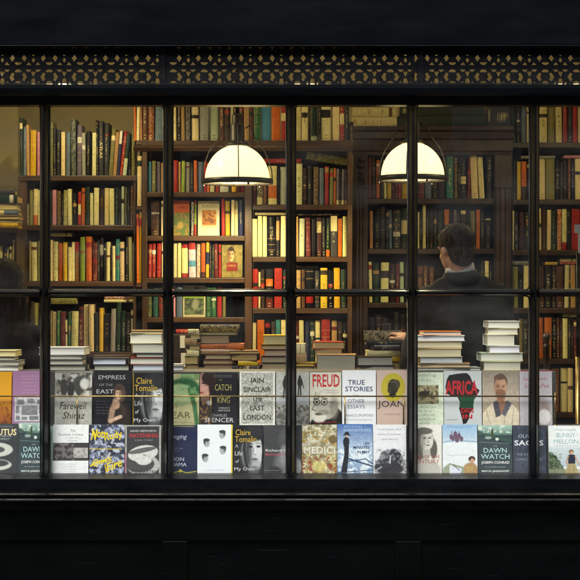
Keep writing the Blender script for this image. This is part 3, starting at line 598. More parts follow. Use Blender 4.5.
A.blot('84858d', 11, .22, .1, .5, .95, .8, .7, 3); A.blot('1e1f24', 12, .15, .05, .7, 1, 1, .7, 6); A.line([(.52, .64), (.5, .78)], .03, 'b9bac2'); A.line([(.1, .92), (.25, .86)], .02, 'aeb0b8')
for i, (st, w) in enumerate((('IN THE DARKEST HOUR', .72), ('SMOKE OF THE EMPIRE', .68), ('HELENA MARCHANT', .5))): A.text(st, .5, .1+i*.1, .028, '8e7f8a', w=w)
arts['smoke'] = A
A = Art('deddd6'); A.ell(.42, .36, .34, .30, '56554f', .12); A.ell(.30, .50, .20, .24, '66655f', .25); A.ell(.74, .50, .12, .2, '5a5953', .3); A.ell(.5, .94, .46, .24, 'bab8b0', .2); A.ell(.52, .56, .12, .16, 'b3b1a8', .2); A.ell(.54, .32, .195, .20, 'd0cec6', .10); A.ell(.40, .33, .09, .17, '96948b', .8, .8); A.ell(.45, .13, .27, .07, '65645d', .3)
A.line([(.55, .27), (.59, .36), (.55, .37)], .012, '77756c'); A.ell(.47, .275, .05, .014, '3c3b38', .4); A.ell(.63, .275, .045, .014, '3c3b38', .4); A.line([(.41, .24), (.52, .237)], .010, '77766f').line([(.58, .237), (.69, .242)], .010, '77766f'); A.ell(.57, .42, .06, .013, '5c5a53', .4)
for q in range(9): A.line([(.2+q*.015, .16+q*.02), (.16+q*.012, .4), (.24+q*.014, .62)], .008, '3a3935' if q % 2 else '84827a', .8)
A.text('LIVES OF THE', .5, .655, .06, 'a84c4c', w=.86).text('CENTURY', .5, .75, .08, 'a84c4c', w=.84); arts['portrait'] = A
A = Art('c2cfda'); A.grad(0, .3, '8fb4d6', 'b5c9dc'); A.rect(0, .36, 1, 1, 'dfe5ea'); A.line([(0, .36), (.4, .32), (1, .35)], .03, '93aec6')
for x, y, s in ((.25, .25, .05), (.37, .2, .06), (.48, .23, .05), (.3, .28, .05), (.42, .29, .07), (.55, .29, .05)): A.ell(x, y, s, s*1.1, '6a5268', .2)
for x in (.27, .37, .48): A.line([(x, .13), (x, .22)], .012, '5a4a5e')
A.ell(.84, .7, .1, .06, '4b2f26', .2); A.ell(.85, .74, .06, .05, 'c79f86', .3); A.ell(.8, .93, .22, .16, 'a98a60', .2); A.poly([(.02, .88), (.2, .78), (.6, .86), (.62, 1), (0, 1)], '98a08a'); A.poly([(.2, .82), (.55, .9), (.5, 1), (.2, 1)], 'd6dbe8'); A.line([(.3, .82), (.48, .93)], .015, '34405c'); A.rect(.66, .85, .86, .95, 'b59a62', .8)
A.text('A WINTER IN THE NORTH', .5, .05, .03, '6a93c0', w=.7).text('travels through the snow', .45, .62, .018, 'a3b4c0', w=.6); arts['castle'] = A
A = Art('39404f'); A.blot('4e5668', 8, .15, 0, 0, 1, 1, .6, 7)
A.text('OLIVER', .44, .22, .07, 'b7bdc8', w=.56).text('SACKS', .48, .36, .11, 'd9dde2', w=.88, bold=.02).text('THE RIVER OF', .42, .6, .05, '8d95a2', w=.62).text('CONSCIOUSNESS', .48, .7, .05, '8d95a2', w=.82)
for r in (.1, .16, .22): A.line([(.3+r*math.cos(t/6), .85+r*.66*math.sin(t/6)) for t in range(0, 38, 3)], .007, '596275')
arts['sacks'] = A
A = Art('e0e4e6'); A.grad(.45, .85, 'c6d1d6', 'b0c0cb')
for cx_, cy_, r_, c_ in ((.05, .62, .10, '44543f'), (.15, .68, .10, '36452f'), (.05, .78, .14, '3d4c3a'), (.22, .78, .12, '4a5a44'), (.3, .88, .12, '55634a'), (.1, .92, .2, '3a4736'), (.38, .95, .1, '66725a')): A.ell(cx_, cy_, r_, r_*.7, c_, .3)
A.blot('7d8a6c', 14, .2, 0, .55, .4, 1, .7, 3); A.rect(0, .9, 1, 1, '8f9478', .6)
A.ell(.645, .545, .07, .05, '8a6a48', .25); A.ell(.66, .57, .04, .035, 'caa184', .3); A.poly([(.55, .62), (.6, .6), (.72, .6), (.77, .63), (.75, .8), (.55, .8)], '252c3b'); A.poly([(.55, .79), (.75, .79), (.86, 1), (.44, 1)], 'a8996f'); A.line([(.76, .64), (.84, .78), (.95, .86)], .028, 'c09a7e').line([(.56, .64), (.5, .76), (.56, .84)], .026, 'b48e72').line([(.6, .82), (.56, 1)], .01, '83764f').line([(.7, .82), (.74, 1)], .01, '83764f')
A.text('THE LIFE OF A GARDENER', .5, .09, .025, '8da1a6', w=.6).text('BUNNY', .5, .20, .09, '8fb0b6', w=.54).text('MELLON', .5, .33, .09, '8fb0b6', w=.7).text('THE CAREFUL EYE OF HER GARDEN', .5, .42, .025, '9aa7aa', w=.7); arts['bunny'] = A

for k_ in ('farewell', 'empress', 'life_a', 'life_b', 'catch', 'walk', 'freud', 'man', 'pink', 'white_photo', 'grey_photo', 'medici', 'six', 'smoke', 'portrait', 'castle', 'bunny', 'lear', 'palette', 'green_painting', 'london'):
    arts[k_].grain(.10 if k_ not in ('smoke', 'pink', 'white_photo', 'portrait', 'castle', 'bunny', 'freud') else .05, len(k_)*7+ord(k_[0]))
def face_book(name_key, px0, px1, ytop, d, zbase, label, tilt=7, cover='printed_cover', spine=None, thick=.026, rz=0):
    A = arts[name_key]; w = (px1-px0)*d/F; h = (wz(ytop, d)-zbase)/math.cos(R(tilt))
    t = thing('display_book', label, 'book', (wx((px0+px1)/2, d), fy(d), zbase+thick*0.0), 'books displayed face out in the window')
    t.rotation_euler = (-R(tilt), 0, R(rz))
    mb = MB(); cover_mesh(mb, A, w, h)
    side = tuple(A.c[len(A.c)//2, 0]) if spine is None else hx(spine)
    b = .0022
    mb.box(-w/2, w/2, .0003, b, 0, h, side)
    mb.box(-w/2, w/2, thick-b, thick, 0, h, side)
    mb.box(-w/2, -w/2+b, b, thick-b, 0, h, side)
    o = mb.build('cover', cover, t)
    pg = MB().box(-w/2+b+.0003, w/2-.003, b+.0004, thick-b-.0004, .003, h-.003, hx('cfc8b2')); pg.build('pages', 'page_edges', t)
    return t
DB, DF = 7.686, 7.584
back = [('amber', -22, 11, 372, 'amber and brown book at the far left end of the back display row'),
        ('mauve', 12, 43, 371, 'mauve book with a panel of small grey engravings, back display row'),
        ('farewell', 54.5, 91.5, 371, 'grey book titled Farewell Shiraz with a black and white photograph'),
        ('empress', 93.5, 131, 371, 'black book titled Empress of the East showing a seated woman'),
        ('life_a', 132.5, 164, 373, 'upper of the two black books titled A Life of My Own'),
        ('lear', 165, 199, 374, 'green and cream book titled Lear beside the black Catch a King book'),
        ('catch', 199.8, 237, 373, 'black book titled To Catch a King with half a young face'),
        ('london', 239.5, 275, 371.5, 'pale grey book titled The Last London in bold black capitals'),
        ('walk', 276, 309, 372, 'grey book with small dark walking figures, half hidden by a mullion'),
        ('freud', 309.8, 341.4, 372.5, 'book titled Freud in red above a bald bespectacled face'),
        ('stories', 342.2, 376, 370.5, 'white book titled True Stories in navy capitals'),
        ('joan', 376.8, 408.5, 370.5, 'beige book titled Joan with a dark head on a yellow disc'),
        ('green_painting', 409, 443.6, 372.5, 'pale green book with a small brown painting in its upper half'),
        ('africa', 444.2, 482, 371, 'book with a black African continent and the red title Africa'),
        ('man', 482.8, 519.4, 370.5, 'beige book showing a bearded man in a loose shirt'),
        ('pink', 520, 552.5, 370.5, 'pale pinkish book with red title script at the right end of back row')]
for k, a, b, yt, lb in back: face_book(k, a, b, yt, DB, zB+.0005, lb, tilt=5, rz=random.uniform(-1.2, 1.2))
frontrow = [('brutus', -18, 17.6, 424, 'dark grey book titled Brutus at the left end of the front row'),
            ('dawn_a', 18.3, 48, 423, 'left copy of the dark green book titled The Dawn Watch'),
            ('white_photo', 52.5, 88.2, 425, 'white book with a dark photograph band across its middle'),
            ('scribble', 89, 124.2, 425, 'book covered in yellow scrawled lettering over blue and black blots'),
            ('palette', 125, 160.8, 425.5, 'dark grey book with white rounded shapes and a red title'),
            ('belonging', 164, 196.6, 425.5, 'navy blue book titled Belonging in pale script'),
            ('four', 197.3, 232.4, 425, 'white book with four small grey heads and a yellow edge'),
            ('life_b', 233, 263, 425.5, 'lower of the two black books titled A Life of My Own'),
            ('grey_photo', 263.6, 301.4, 425.5, 'dark grey photographic book with white and red title lines behind a mullion'),
            ('medici', 302, 336.8, 425, 'ornate gold and white book titled Medici'),
            ('six', 337.4, 372.8, 424.5, 'blue book titled Six Minutes in May with a man in a hat'),
            ('smoke', 373.4, 406.5, 425, 'white book with a black billowing smoke shape, front row'),
            ('portrait', 410, 442, 425, 'off white book showing a long haired woman in grey engraving'),
            ('castle', 442.8, 477.6, 425, 'snowy pale blue book with a small domed building and a reader'),
            ('dawn_b', 478.4, 512.6, 425.5, 'right copy of the dark green book titled The Dawn Watch'),
            ('sacks', 513.4, 546.5, 426, 'slate blue book with Sacks in white capitals, half behind a mullion'),
            ('bunny', 549, 584, 426, 'white book titled Bunny Mellon with a woman standing in a garden')]
for k, a, b, yt, lb in frontrow: face_book(k, a, b, yt, DF, zF+.0005, lb, tilt=6, rz=random.uniform(-1.2, 1.2))
# thin book edge-on beside the white one
def thin_sliver():
    t = thing('display_book', 'pale green book edge showing left of the white book with photograph band', 'book', (wx(50.5, 7.60), fy(7.612), zF+.0005), 'books displayed face out in the window')
    t.rotation_euler = (-R(6), 0, R(2)); w = .03
    MB().box(-w/2, w/2, 0, .018, 0, .215, hx('9fc0ae')).build('cover', 'printed_cover', t)
thin_sliver()

# ================================================================== SHELVED BOOKS
def spine_art(rs, nu, nv, c1, style, c2=None):
    """print on one spine: bands, lettering specks, labels; edges carry painted gap shade. rows from bottom (0) to top"""
    c = np.ones((nv+1, nu+1, 3))*c1
    lum = float(c1.mean()); ink = C3('c')*.9 if lum < .12 else C3('b')*1.5
    if rs.random() < .3: ink = (C3('r') if lum > .12 else C3('t'))
    v = np.linspace(0, 1, nv+1)
    c *= (1+rs.normal(0, .035, (nv+1, 1, 1)))
    if style.get('B'): c[v < style['B'][1]] = C3(style['B'][0])
    if style.get('T'): c[v > 1-style['T'][1]] = C3(style['T'][0])
    if style.get('K'): k, a, b = style['K']; c[(v > a) & (v < b)] = C3(k)
    if style.get('m'):
        msk = rs.random((nv+1, nu+1)) < .45; sm = msk.astype(float)
        sm[1:] = (sm[1:]+sm[:-1])/2; c = c*(1-sm[..., None]*.75)+C3(style['m'])*sm[..., None]*.75
    kind = rs.random()
    if not (style.get('K') or style.get('B') or style.get('T') or style.get('m')) and rs.random() < .3:
        a = rs.uniform(.5, .85); c[(v > a) & (v < a+rs.uniform(.04, .12))] = C3(rs.choice(list('crbkmtw' if lum < .3 else 'rbkmngB')))
    kk = rs.uniform(.3, .6) if lum > .3 else rs.uniform(.35, .7)
    if kind < .85 and not style.get('m'):
        a, b = rs.uniform(.22, .4), rs.uniform(.62, .9); lo, hi = nu//2-1, nu//2+(1 if rs.random() < .6 else 0)
        for j in range(nv+1):
            if a < v[j] < b and rs.random() < (.4 if lum > .3 else .6):
                for i in range(lo, hi+1):
                    if rs.random() < .6: c[j, i] = c[j, i]*(1-kk)+ink*kk
    c[:, 0] *= .8; c[:, -1] *= .8; c[-3:] *= rs.uniform(.75, 1.1)  # outer columns darkened, painting in the shade of gaps between books
    if rs.random() < .45:
        for q in (.05, .12): 
            j = int(q*nv); c[j, nu//2-1:nu//2+2] = ink*.7+c1*.3
    if rs.random() < .3 and lum < .2:
        for q in rs.choice([.18, .3, .45, .6, .75, .88, .94], 3, replace=False): c[int(q*nv)] = c1*.4+C3('t')*.6
    return np.clip(c, .002, .9)

def book_mb(rs, w, h, dep, c1, style, bulge):
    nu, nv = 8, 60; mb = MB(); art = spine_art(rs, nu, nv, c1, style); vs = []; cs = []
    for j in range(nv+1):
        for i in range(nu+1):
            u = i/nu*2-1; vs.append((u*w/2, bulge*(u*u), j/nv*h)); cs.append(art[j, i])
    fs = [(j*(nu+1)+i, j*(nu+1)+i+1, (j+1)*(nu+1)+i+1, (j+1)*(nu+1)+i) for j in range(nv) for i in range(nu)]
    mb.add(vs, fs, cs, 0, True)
    side = art[nv//2, 0]; x = w/2; y0 = bulge; y1 = dep
    mb.add([(-x, y0, 0), (-x, y1, 0), (-x, y1, h), (-x, y0, h)], [(0, 3, 2, 1)], side)
    mb.add([(x, y0, 0), (x, y1, 0), (x, y1, h), (x, y0, h)], [(0, 1, 2, 3)], side)
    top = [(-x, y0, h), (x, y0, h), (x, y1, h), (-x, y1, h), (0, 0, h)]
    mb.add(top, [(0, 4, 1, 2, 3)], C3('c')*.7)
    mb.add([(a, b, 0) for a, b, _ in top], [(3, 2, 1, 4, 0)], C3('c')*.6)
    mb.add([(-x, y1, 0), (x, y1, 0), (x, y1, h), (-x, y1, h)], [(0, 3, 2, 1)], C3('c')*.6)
    return mb

MULPX = [(40, 49), (163, 173), (286, 295.5), (408, 417.5), (529.5, 539)]
def vis_area(x0, x1, y0, y1):
    w = x1-x0
    for a, b in MULPX: w -= max(0, min(b, x1)-max(a, x0))
    hh = y1-max(y0, 105)
    if y0 < 296 and y1 > 290: hh -= 6
    for lx in (202, 378):
        ov = max(0, min(lx+70, x1)-max(lx, x0)); 
        if ov > 0: hh -= max(0, min(186, y1)-max(147, y0))*ov/(x1-x0)*.8
    for (a, b, t) in ((0, 40, 300), (410, 512, 270)):
        ov = max(0, min(b, x1)-max(a, x0)); hh -= max(0, y1-max(y0, t))*ov/(x1-x0)
    if y1 > 368: hh -= 0
    return max(0, w)*max(0, hh)
BOOKS = []    # records of every shelf book
def row(case, rowname, d, yb, spec):
    recs = []
    for it in spec.replace('\n', ' ').split(';'):
        it = it.split()
        if not it: continue
        x0, x1, yt = map(float, it[:3]); c = it[3]; st = {}
        for o in it[4:]:
            k = o[0]
            if k == 'L': st['L'] = float(o[1:])
            elif k in 'BT': st[k] = (o[1], float(o[2:] or .25))
            elif k == 'K': a, b = o[2:].split('-'); st['K'] = (o[1], float(a), float(b))
            elif k == 'm': st['m'] = o[1]
            elif k == 'X': st['X'] = o[1:]
        recs.append(dict(case=case, row=rowname, d=d, yb=yb, x0=x0, x1=x1, yt=yt, c=c, st=st))
    for i, r in enumerate(recs):
        r['i'] = i; r['n'] = len(recs)
        r['l'] = recs[i-1]['c'] if i else None; r['r'] = recs[i+1]['c'] if i+1 < len(recs) else None
        BOOKS.append(r)

# bookcase geometry is given in photo pixels at each case's true distance
LC, MC, DC, RC, FC = 'tall bookcase at left', 'bookcase behind the left lamp', 'bookcase between the two lamps', 'bookcase behind the man', 'bookcase at far right'
NB = 'narrow bay left of the left lamp'
dL, dM, dR = 9.62, 9.58, 10.25
row(LC, 'top', dL, 175.5, '''20 23 118 g; 23.4 26 127 a; 26.4 29.6 125 t; 30 36 130 y; 37 41 132 P; 42 45 128 e;46 49 124 g; 49.5 53 122 v mg; 53.4 56 128 b; 56.4 60 130 d; 61 65 132 c; 66 70 132 a; 71 76.4 119 g me; 77 81.6 125 p; 82 85.6 133 e;
86 90 131 b; 92 96 133 c; 96.4 98.4 120 b; 98.8 103.6 121 d XATLAS; 104 108.6 123 d; 108.4 112.6 129 v L4; 112.8 116.4 132 t L4; 116.6 119.4 131 n L5 Tw.3; 119 123 131 r L6; 122.6 126.4 134 s L6 Tg.6; 128.4 131 133 b; 131.4 134.6 128 v mg''')
row(LC, 'second', dL, 225, '''27 29 204 d mc; 29.4 32.8 190 v; 33.2 37.4 189 c Bo.28; 37.8 41 190 c; 42 45 192 k; 45.4 49 191 e; 49.4 51.8 191 d; 52.2 56.4 190 P; 57 61 191 g mt; 61.6 63 194 b; 63.4 67.4 190 v mc; 67.8 72 189 c; 73 77 193 b; 77.8 80.8 192 r Kc.3-.62; 81.2 84.8 188 o; 85.6 89.4 187 g;
90 93.2 193 c; 93.6 98.8 188 c; 99.4 103.6 189 k; 104.4 109 188 c; 109.4 114.4 188.5 c; 115 118 187 g; 118.6 121 189 b; 121.4 124 186.5 s; 124.4 127 187 g mv; 127.6 130 188 b; 130.4 132.6 186 B; 132.9 134.6 187 t''')
row(LC, 'third', dL, 281, '''28.8 31 241 v; 31.4 37 242 c; 37.4 41 241 v; 42 46 240 b; 46.6 49.6 243 c; 50 52.6 240 c; 53 58 241.5 c mv; 58.4 62.4 243.4 o; 63 67.2 242.4 y; 67.8 71.4 247 c; 71.8 74.6 242 c; 75 79.4 242 v mr Tr.25; 80 85 237 l; 85.8 91.6 236.6 o; 92.4 97.4 242 k mr; 97.8 99.6 240 d; 100 103.6 238 b Kw.6-.85;
104.2 105.6 243 b; 106.2 110.2 242 c; 110.8 112 247 b; 112.4 115.2 246 c; 115.8 119.6 239 T; 120 125 242 c Kd.75-.85; 125.6 128 237 b; 128.8 132.4 237 c; 132.8 135.4 243 e''')
row(LC, 'fourth', dL, 351.5, '''29 33 302 k; 34 38 303 v;44 48 311 b; 50 52 311 v; 52.4 56 312 c; 56.4 59.4 311 G; 60 65 312 m; 65.4 67.6 320 c; 68 70.4 312 G; 70.8 77.8 311.4 c; 78.4 82.8 307 m; 83.6 88.4 304.6 c; 88.8 94 304.4 c; 95 98.4 313 b; 99 103 308 y; 103.8 109.6 314 b; 110.2 115 309 e; 116 120.8 303 g; 121.4 125.4 311 g; 126 130.4 313 b; 130.8 133 310 c; 134 138 295 v''')
row(NB, 'top', 9.57, 140.5, '''134.2 136.2 104 o; 136.4 139.4 96 c; 139.8 142 99 t; 142.2 147.6 94 B; 148 154 96 m mt; 154.8 163 94 a;163.5 168 97 k; 168.6 172 96 t''')
row(NB, 'second', 9.57, 206, '137 141.4 156 c')
row(NB, 'third', 9.57, 283, '''136.6 139 214 o; 139.2 141.6 212 y''')
row(MC, 'top', dM, 140.5, '''173 176.4 97 c; 176.8 181 94 k; 181.4 185 96 t; 185.6 190.4 95 k me; 191.4 199 97 c Kk.5-.6; 199.8 208.6 95 e; 209 218.6 96 s; 219.4 224 93 B; 224.4 229.6 95 k; 230 233.4 98 c; 233.8 238 97 k; 238.4 243.6 96 m; 244 249.4 97 t; 249.8 253.6 94 B; 254 260.4 95 G; 261 271 93 u; 271.6 280.4 95 o; 281 286.4 98 r Kc.45-.65; 287 290 96 k; 290.4 294.6 97 c;
295 301 95 c; 301.6 308 96 c Kk.5-.62; 308.6 310.6 98 b; 311 317.6 97 s Tg.9; 318 320.6 100 b; 321.2 331 96 c Kb.5-.7; 332 339.6 97 c; 340 344.6 95 r Kc.35-.6; 345 349.4 100 d; 349.8 353.6 122 k''')
row(MC, 'second', dM, 192, '''148 151.4 161.6 u; 151.8 155.6 161 v; 156 160.4 161.6 p; 161 163.6 163 t; 164 168 162 G; 168.6 172.6 163 c; 173 178 160.4 r; 178.6 180.8 162 t; 181.2 184.6 161 l; 185 189.8 162 e; 190.2 193.4 163 d; 194 197.4 160.6 o; 198 203.6 162 a; 204 206.6 161 r;
207 209.6 163 o; 210 214.4 164 c; 215 219 162 r; 219.6 228.8 163 w; 229.4 231 165 k; 231.4 236.4 163 y; 237 239.6 165 m; 240 244 164 r''')
row(MC, 'third', dM, 235.6, '''151 159.6 200.4 k mB Kw.6-.66; 161 163.8 201 c; 191 193.4 202 b mw; 193.8 196.4 200 r Kl.3-.9; 221.6 225 198 r; 225.4 230 201 y; 231 234.4 200 c; 234.8 238 200.6 c; 238.6 243 200.4 n''')
row(MC, 'fourth', dM, 277.5, '''148 151.6 243.6 r; 152 156 243 r; 156.6 160.8 243.6 r; 161.6 164 241 c;165 168 243 v; 168.6 172.4 242 b; 173.2 177 243 c; 177.4 181 243 c; 181.6 188 243.4 c Tr.14 Br.12; 188.8 196 243 w Ku.3-.5 Tr.2; 196.6 200.2 243 w mr; 200.8 205.2 243 o Bk.16; 205.8 209 241 y Kn.35-.7; 209.6 211.4 243 d; 211.8 214 244 g; 214.4 218.4 243.6 m; 218.8 221.2 244 r''')
row(MC, 'fifth', dM, 317, '''147 152 287 g mv; 152.6 158 288 g mT; 158.6 163 287 g mr; 164 168 288 k; 168.6 172 289 t; 172.4 175.6 286 P; 176.2 182.4 287 a; 206 211 287.6 G; 211.2 216.2 287.6 G; 217 222 287 r; 222.6 225.4 289 v''')
row(DC, 'second', dM, 204.6, '''252.6 256 166 m; 256.4 263 168 k mc Bc.2; 263.4 267 169 B; 268 277 166 c Ko.15-.5; 278 279 169 b; 279.6 286 167 s; 286.6 290 168 G; 290.6 294.4 167 k; 295 302.4 163.6 c; 303.2 306.6 168 k; 307 312.6 166 d; 313.2 318.4 167 d mt; 319.4 323.6 168 a; 324.4 329 166.6 r; 329.6 332.8 168.6 v; 333.4 335.8 168 o; 336.2 338.8 169 p Bc.13; 339 341.4 169.4 p Bc.13; 341.6 344 169.4 p Bc.13; 344.2 347 169.4 p Bc.13''')
row(DC, 'third', dM, 256.6, '''252.4 257.4 219 c; 257.8 262.4 216 c; 262.8 267 216.2 c; 268 275.4 217 b; 276 279.4 216.6 b Kt.4-.9; 280.4 286.4 216 c; 287 291 218 m; 291.4 294.6 216 c; 295 298.6 216.6 t; 299 304.4 218.6 s; 305.4 311 217.6 m; 311.6 315.6 219 b; 316.2 321.8 217.4 b Kc.6-.9 mm; 322.4 325.4 218 b; 325.8 329.8 218 g Bo.18; 330.6 337.6 216 d Tc.38; 338 342.2 218.6 o; 342.6 347 216.4 c''')
row(DC, 'fourth', dM, 308, '''252.4 258 269 r; 258.4 260.4 272 c; 260.8 264.8 269.6 k; 265.6 273 269 b Ko.55-.75 Bm.25; 274 282 268.2 r Kk.3-.45; 283 286 270 g; 287 291 270 T; 291.6 295.8 269 k; 296.4 300.6 270 t; 301 305 269.6 B; 305.6 313.8 269 b Kr.12-.32; 315 319.4 270.6 d; 320.2 327.4 268 y Kk.82-.94; 328.2 333 270 b; 334 340.2 268 y; 341 346.8 269.4 g''')
row(DC, 'fifth', dM, 363, '''252.2 256 323 c; 257 264.6 320 o; 265.4 270.6 321 b; 271 275 322 d; 275.6 280.6 320 T; 281.2 286 320 c; 287 292 321 k; 293 298.8 320 m; 299.2 304 320.4 c; 304.6 309.4 319.6 n; 310 314.4 321 g; 315 320.6 320.4 c; 321.2 330.4 319.6 r; 331.2 337 320 t; 338 342 322 k; 342.6 347 323 b''')
row(RC, 'first', dR, 198.6, '''368 371.6 158 m; 372 375.6 158 k; 376 379.6 160 o; 380.2 383.6 161 b; 384 386.6 160 c; 387 391.4 162 y; 392 394.6 163 m; 395 398 162 m; 398.4 401 161 r; 401.6 408 162 y; 409 413 163 b; 413.6 417.6 162 G; 418 424.4 160 m; 425 431.6 161 a; 432.2 437.6 160 g; 438 445 160 k; 446 453.4 155.6 T; 454 457.6 158 g mt; 458 460.4 161 k; 460.8 466.4 158 n Kc.35-.55; 467 470.8 157 m; 471.6 478.6 155.6 c L-2; 479.4 485 157 c L-3; 486.6 492 156 d''')
row(RC, 'second', dR, 248.6, '''369.6 373 211 t; 374 379.6 209 b; 380.2 385.6 207 d; 386 388.6 209 b; 389 392 210 a; 392.8 400.4 209.6 d Kw.3-.42; 401 407.6 208 g Kc.35-.7; 408.4 412 210 k; 412.4 416.6 211 m; 417 419.4 212 c; 420 422 209 b; 422.6 426 204 c; 426.6 429 210 b; 429.4 433 211 k; 433.6 437 210 d; 437.6 443 211 g; 443.6 449.4 209.6 d To.4; 450 453 212 b; 453.4 457 210 p; 457.6 460 211 b; 460.6 466 210.6 k Tc.1; 466.6 470 210 b Ko.3-.5; 470.6 475.4 211 v; 476 480 209.6 o; 480.6 484.4 211 b; 485 491 217 b Kc.9-.95''')
row(RC, 'third', dR, 302.4, '''369.2 372.4 262 c; 373 379.6 263 g; 380.4 388.6 262.6 c Kk.6-.8; 389.4 395 264 k; 395.6 399.4 263.6 m; 400 404 262 s; 404.6 408 264 b; 410 414 266 k; 417.4 423 266 B; 423.4 428.4 266 B; 429 434 266.6 B; 481 484.6 262 d; 485 489 261 c; 489.4 492 263 b''')
row(RC, 'fourth', dR, 352, '''369.4 375 318 b; 375.6 381 316 k; 381.6 388 318 b; 393.6 399 312 d; 399.6 405 315 b''')
row(FC, 'top', dR, 142.6, '''512.6 516 101 g; 516.4 520.4 102 b Kw.5-.55; 521 526.4 99 a; 526.8 531.6 98 c;532 538 100 g; 539 547.4 98 c Kk.55-.65; 547.8 555 99 v; 555.8 562.4 97 c; 563 567.6 98 r; 568 572.4 99 d; 573 577.4 98 r; 578 584 99 c; 584.6 590 97 b; 590.4 598 99 t''')
row(FC, 'second', dR, 199.4, '''512.4 516 160 b; 517 521 161.6 y; 521.4 526.6 161.6 o Bk.35; 527.4 532 161 b; 532.6 538 162 d; 539.4 545.4 159 c; 546 555 159 v; 555.8 560 160 b; 560.4 562.8 162 d; 563.4 567.4 160 k; 568 570.6 159 B; 571 574.6 160.6 n; 575.2 583 159 c; 583.6 590 161 k; 590.4 597 160 c''')
row(FC, 'third', dR, 250, '''512 514 210.6 c; 514.4 518.6 211.4 n; 519.2 524.4 212 n mB; 525 529.4 212 d; 530 534 211 k; 534.6 538.6 212 b; 539 541.4 208.6 c; 542 546.2 210 k mB; 546.8 551 210 c; 551.4 556.4 211 g; 557 561.4 209.4 r mc; 562 567 209 c Br.2; 567.6 571 210.6 b; 571.4 580 209 r; 581 590 210 k''')
row(FC, 'fourth', dR, 307.8, '''511.4 518.4 266.6 v; 519 523.4 266 b; 523.6 529.4 265.6 c; 530 538 267 k; 539.6 544.6 266 k mB; 545.2 551 266 b; 551.6 556 265.6 k; 556.6 563.6 266.4 B mk; 564.4 568.8 265 c; 569.2 570.8 266 b; 571 576 265 t; 577 588 266 d''')
row(FC, 'fifth', dR, 358.4, '''516 518.6 320 k; 519 523 319 v; 523.6 528.6 320 d; 529 537 320 k; 538 543.4 317.6 o; 544 551.6 317.6 o; 552.4 556.6 318 b; 557 559.6 318 B; 560 562.6 319 k; 563 568 318.4 c; 568.6 571 319 d; 571.4 573.6 318 k; 574 578 320 m; 579 590 319 b''')
row(FC, 'sixth', dR, 412, '''552 559.6 369 B; 560.2 567.4 368 c; 568 573.4 368 c; 574 582 370 k; 583 590 369 t''')
row('low bookcase behind the woman', 'upper', 9.2, 286, '''-4 2.6 246 c; 3.4 6.6 247 n; 7 9 247 c; 9.4 11.4 246.6 c; 12 14.6 240 c''')
for b in BOOKS: b['area'] = vis_area(b['x0'], b['x1'], b['yt'], b['yb'])

# faced-out books standing on the shelves of the case behind the left lamp
def fa(bg, f):
    A = Art(bg, 24, 36); f(A); return A
def f1(A): A.rect(0, .36, 1, 1, '55703f'); A.blot('a8793c', 6, .1, 0, .36, 1, 1, .7, 3); A.ell(.45, .7, .18, .1, 'b59a58', .4, .8); A.text('LETTERS', .5, .2, .06, '6b2c10', w=.5)
def f2(A): A.rect(.17, .26, .84, .70, 'b0702a'); A.blot('5c2c14', 6, .05, .17, .36, .84, .66, .8, 4); A.blot('dba24c', 7, .1, .17, .26, .84, .5, .7, 8); A.text('PLACES', .5, .15, .07, '8c7d4c', w=.62); A.rect(.17, .74, .84, .76, 'a99a6c')
def f3(A): A.blot('6f6a3a', 5, .05, 0, 0, 1, 1, .8, 2); A.head(.45, .35, .22, 'd8b488', '6a3a24', '1e1410', 1); A.rect(.22, .56, .76, .82, '7c2a20'); A.text('A MEMOIR', .48, .66, .06, 'c9a070', w=.4)
def f4(A): A.rect(.08, .06, .92, .94, '6c7a5a'); A.grad(.06, .4, 'a4c238', '7d9c3c'); A.rect(.92, 0, 1, 1, 'cfc6a0'); A.blot('2c322c', 7, .05, .08, .4, .92, .94, .85, 5); A.ell(.62, .14, .16, .09, '2a3024', .3); A.ell(.55, .6, .14, .16, '9a9c86', .5, .8)
for nm, bg, f, x0, x1, yt, yb, lb in (('shelved_book', 'b5561d', f1, 173, 189.4, 200.4, 235.6, 'terracotta and green book facing out on the third shelf behind left lamp'),
        ('shelved_book', 'd9d2b0', f2, 198, 219.4, 201, 235.6, 'cream book with an orange landscape picture facing out under left lamp'),
        ('shelved_book', '94854c', f3, 221.8, 242.4, 243, 277.5, 'book with a dark haired portrait and red label facing out on shelf'),
        ('shelved_book', 'c5bd96', f4, 183, 205.4, 285.6, 317, 'green topped picture book facing out just below the transom')):
    d = 9.59; w = (x1-x0)*d/F; h = (yb-yt)*d/F; mb = MB(); A = fa(bg, f); cover_mesh(mb, A, w, h)
    mb.box(-w/2, w/2, .0004, .022, 0, h, tuple(A.c[0, 0]))
    o = mb.build(nm, 'printed_cover', None, (wx((x0+x1)/2, d), fy(d), wz(yb, d)+.0003), (-R(2), 0, 0)); tag(o, lb, 'book', 'books standing on the shop shelves')

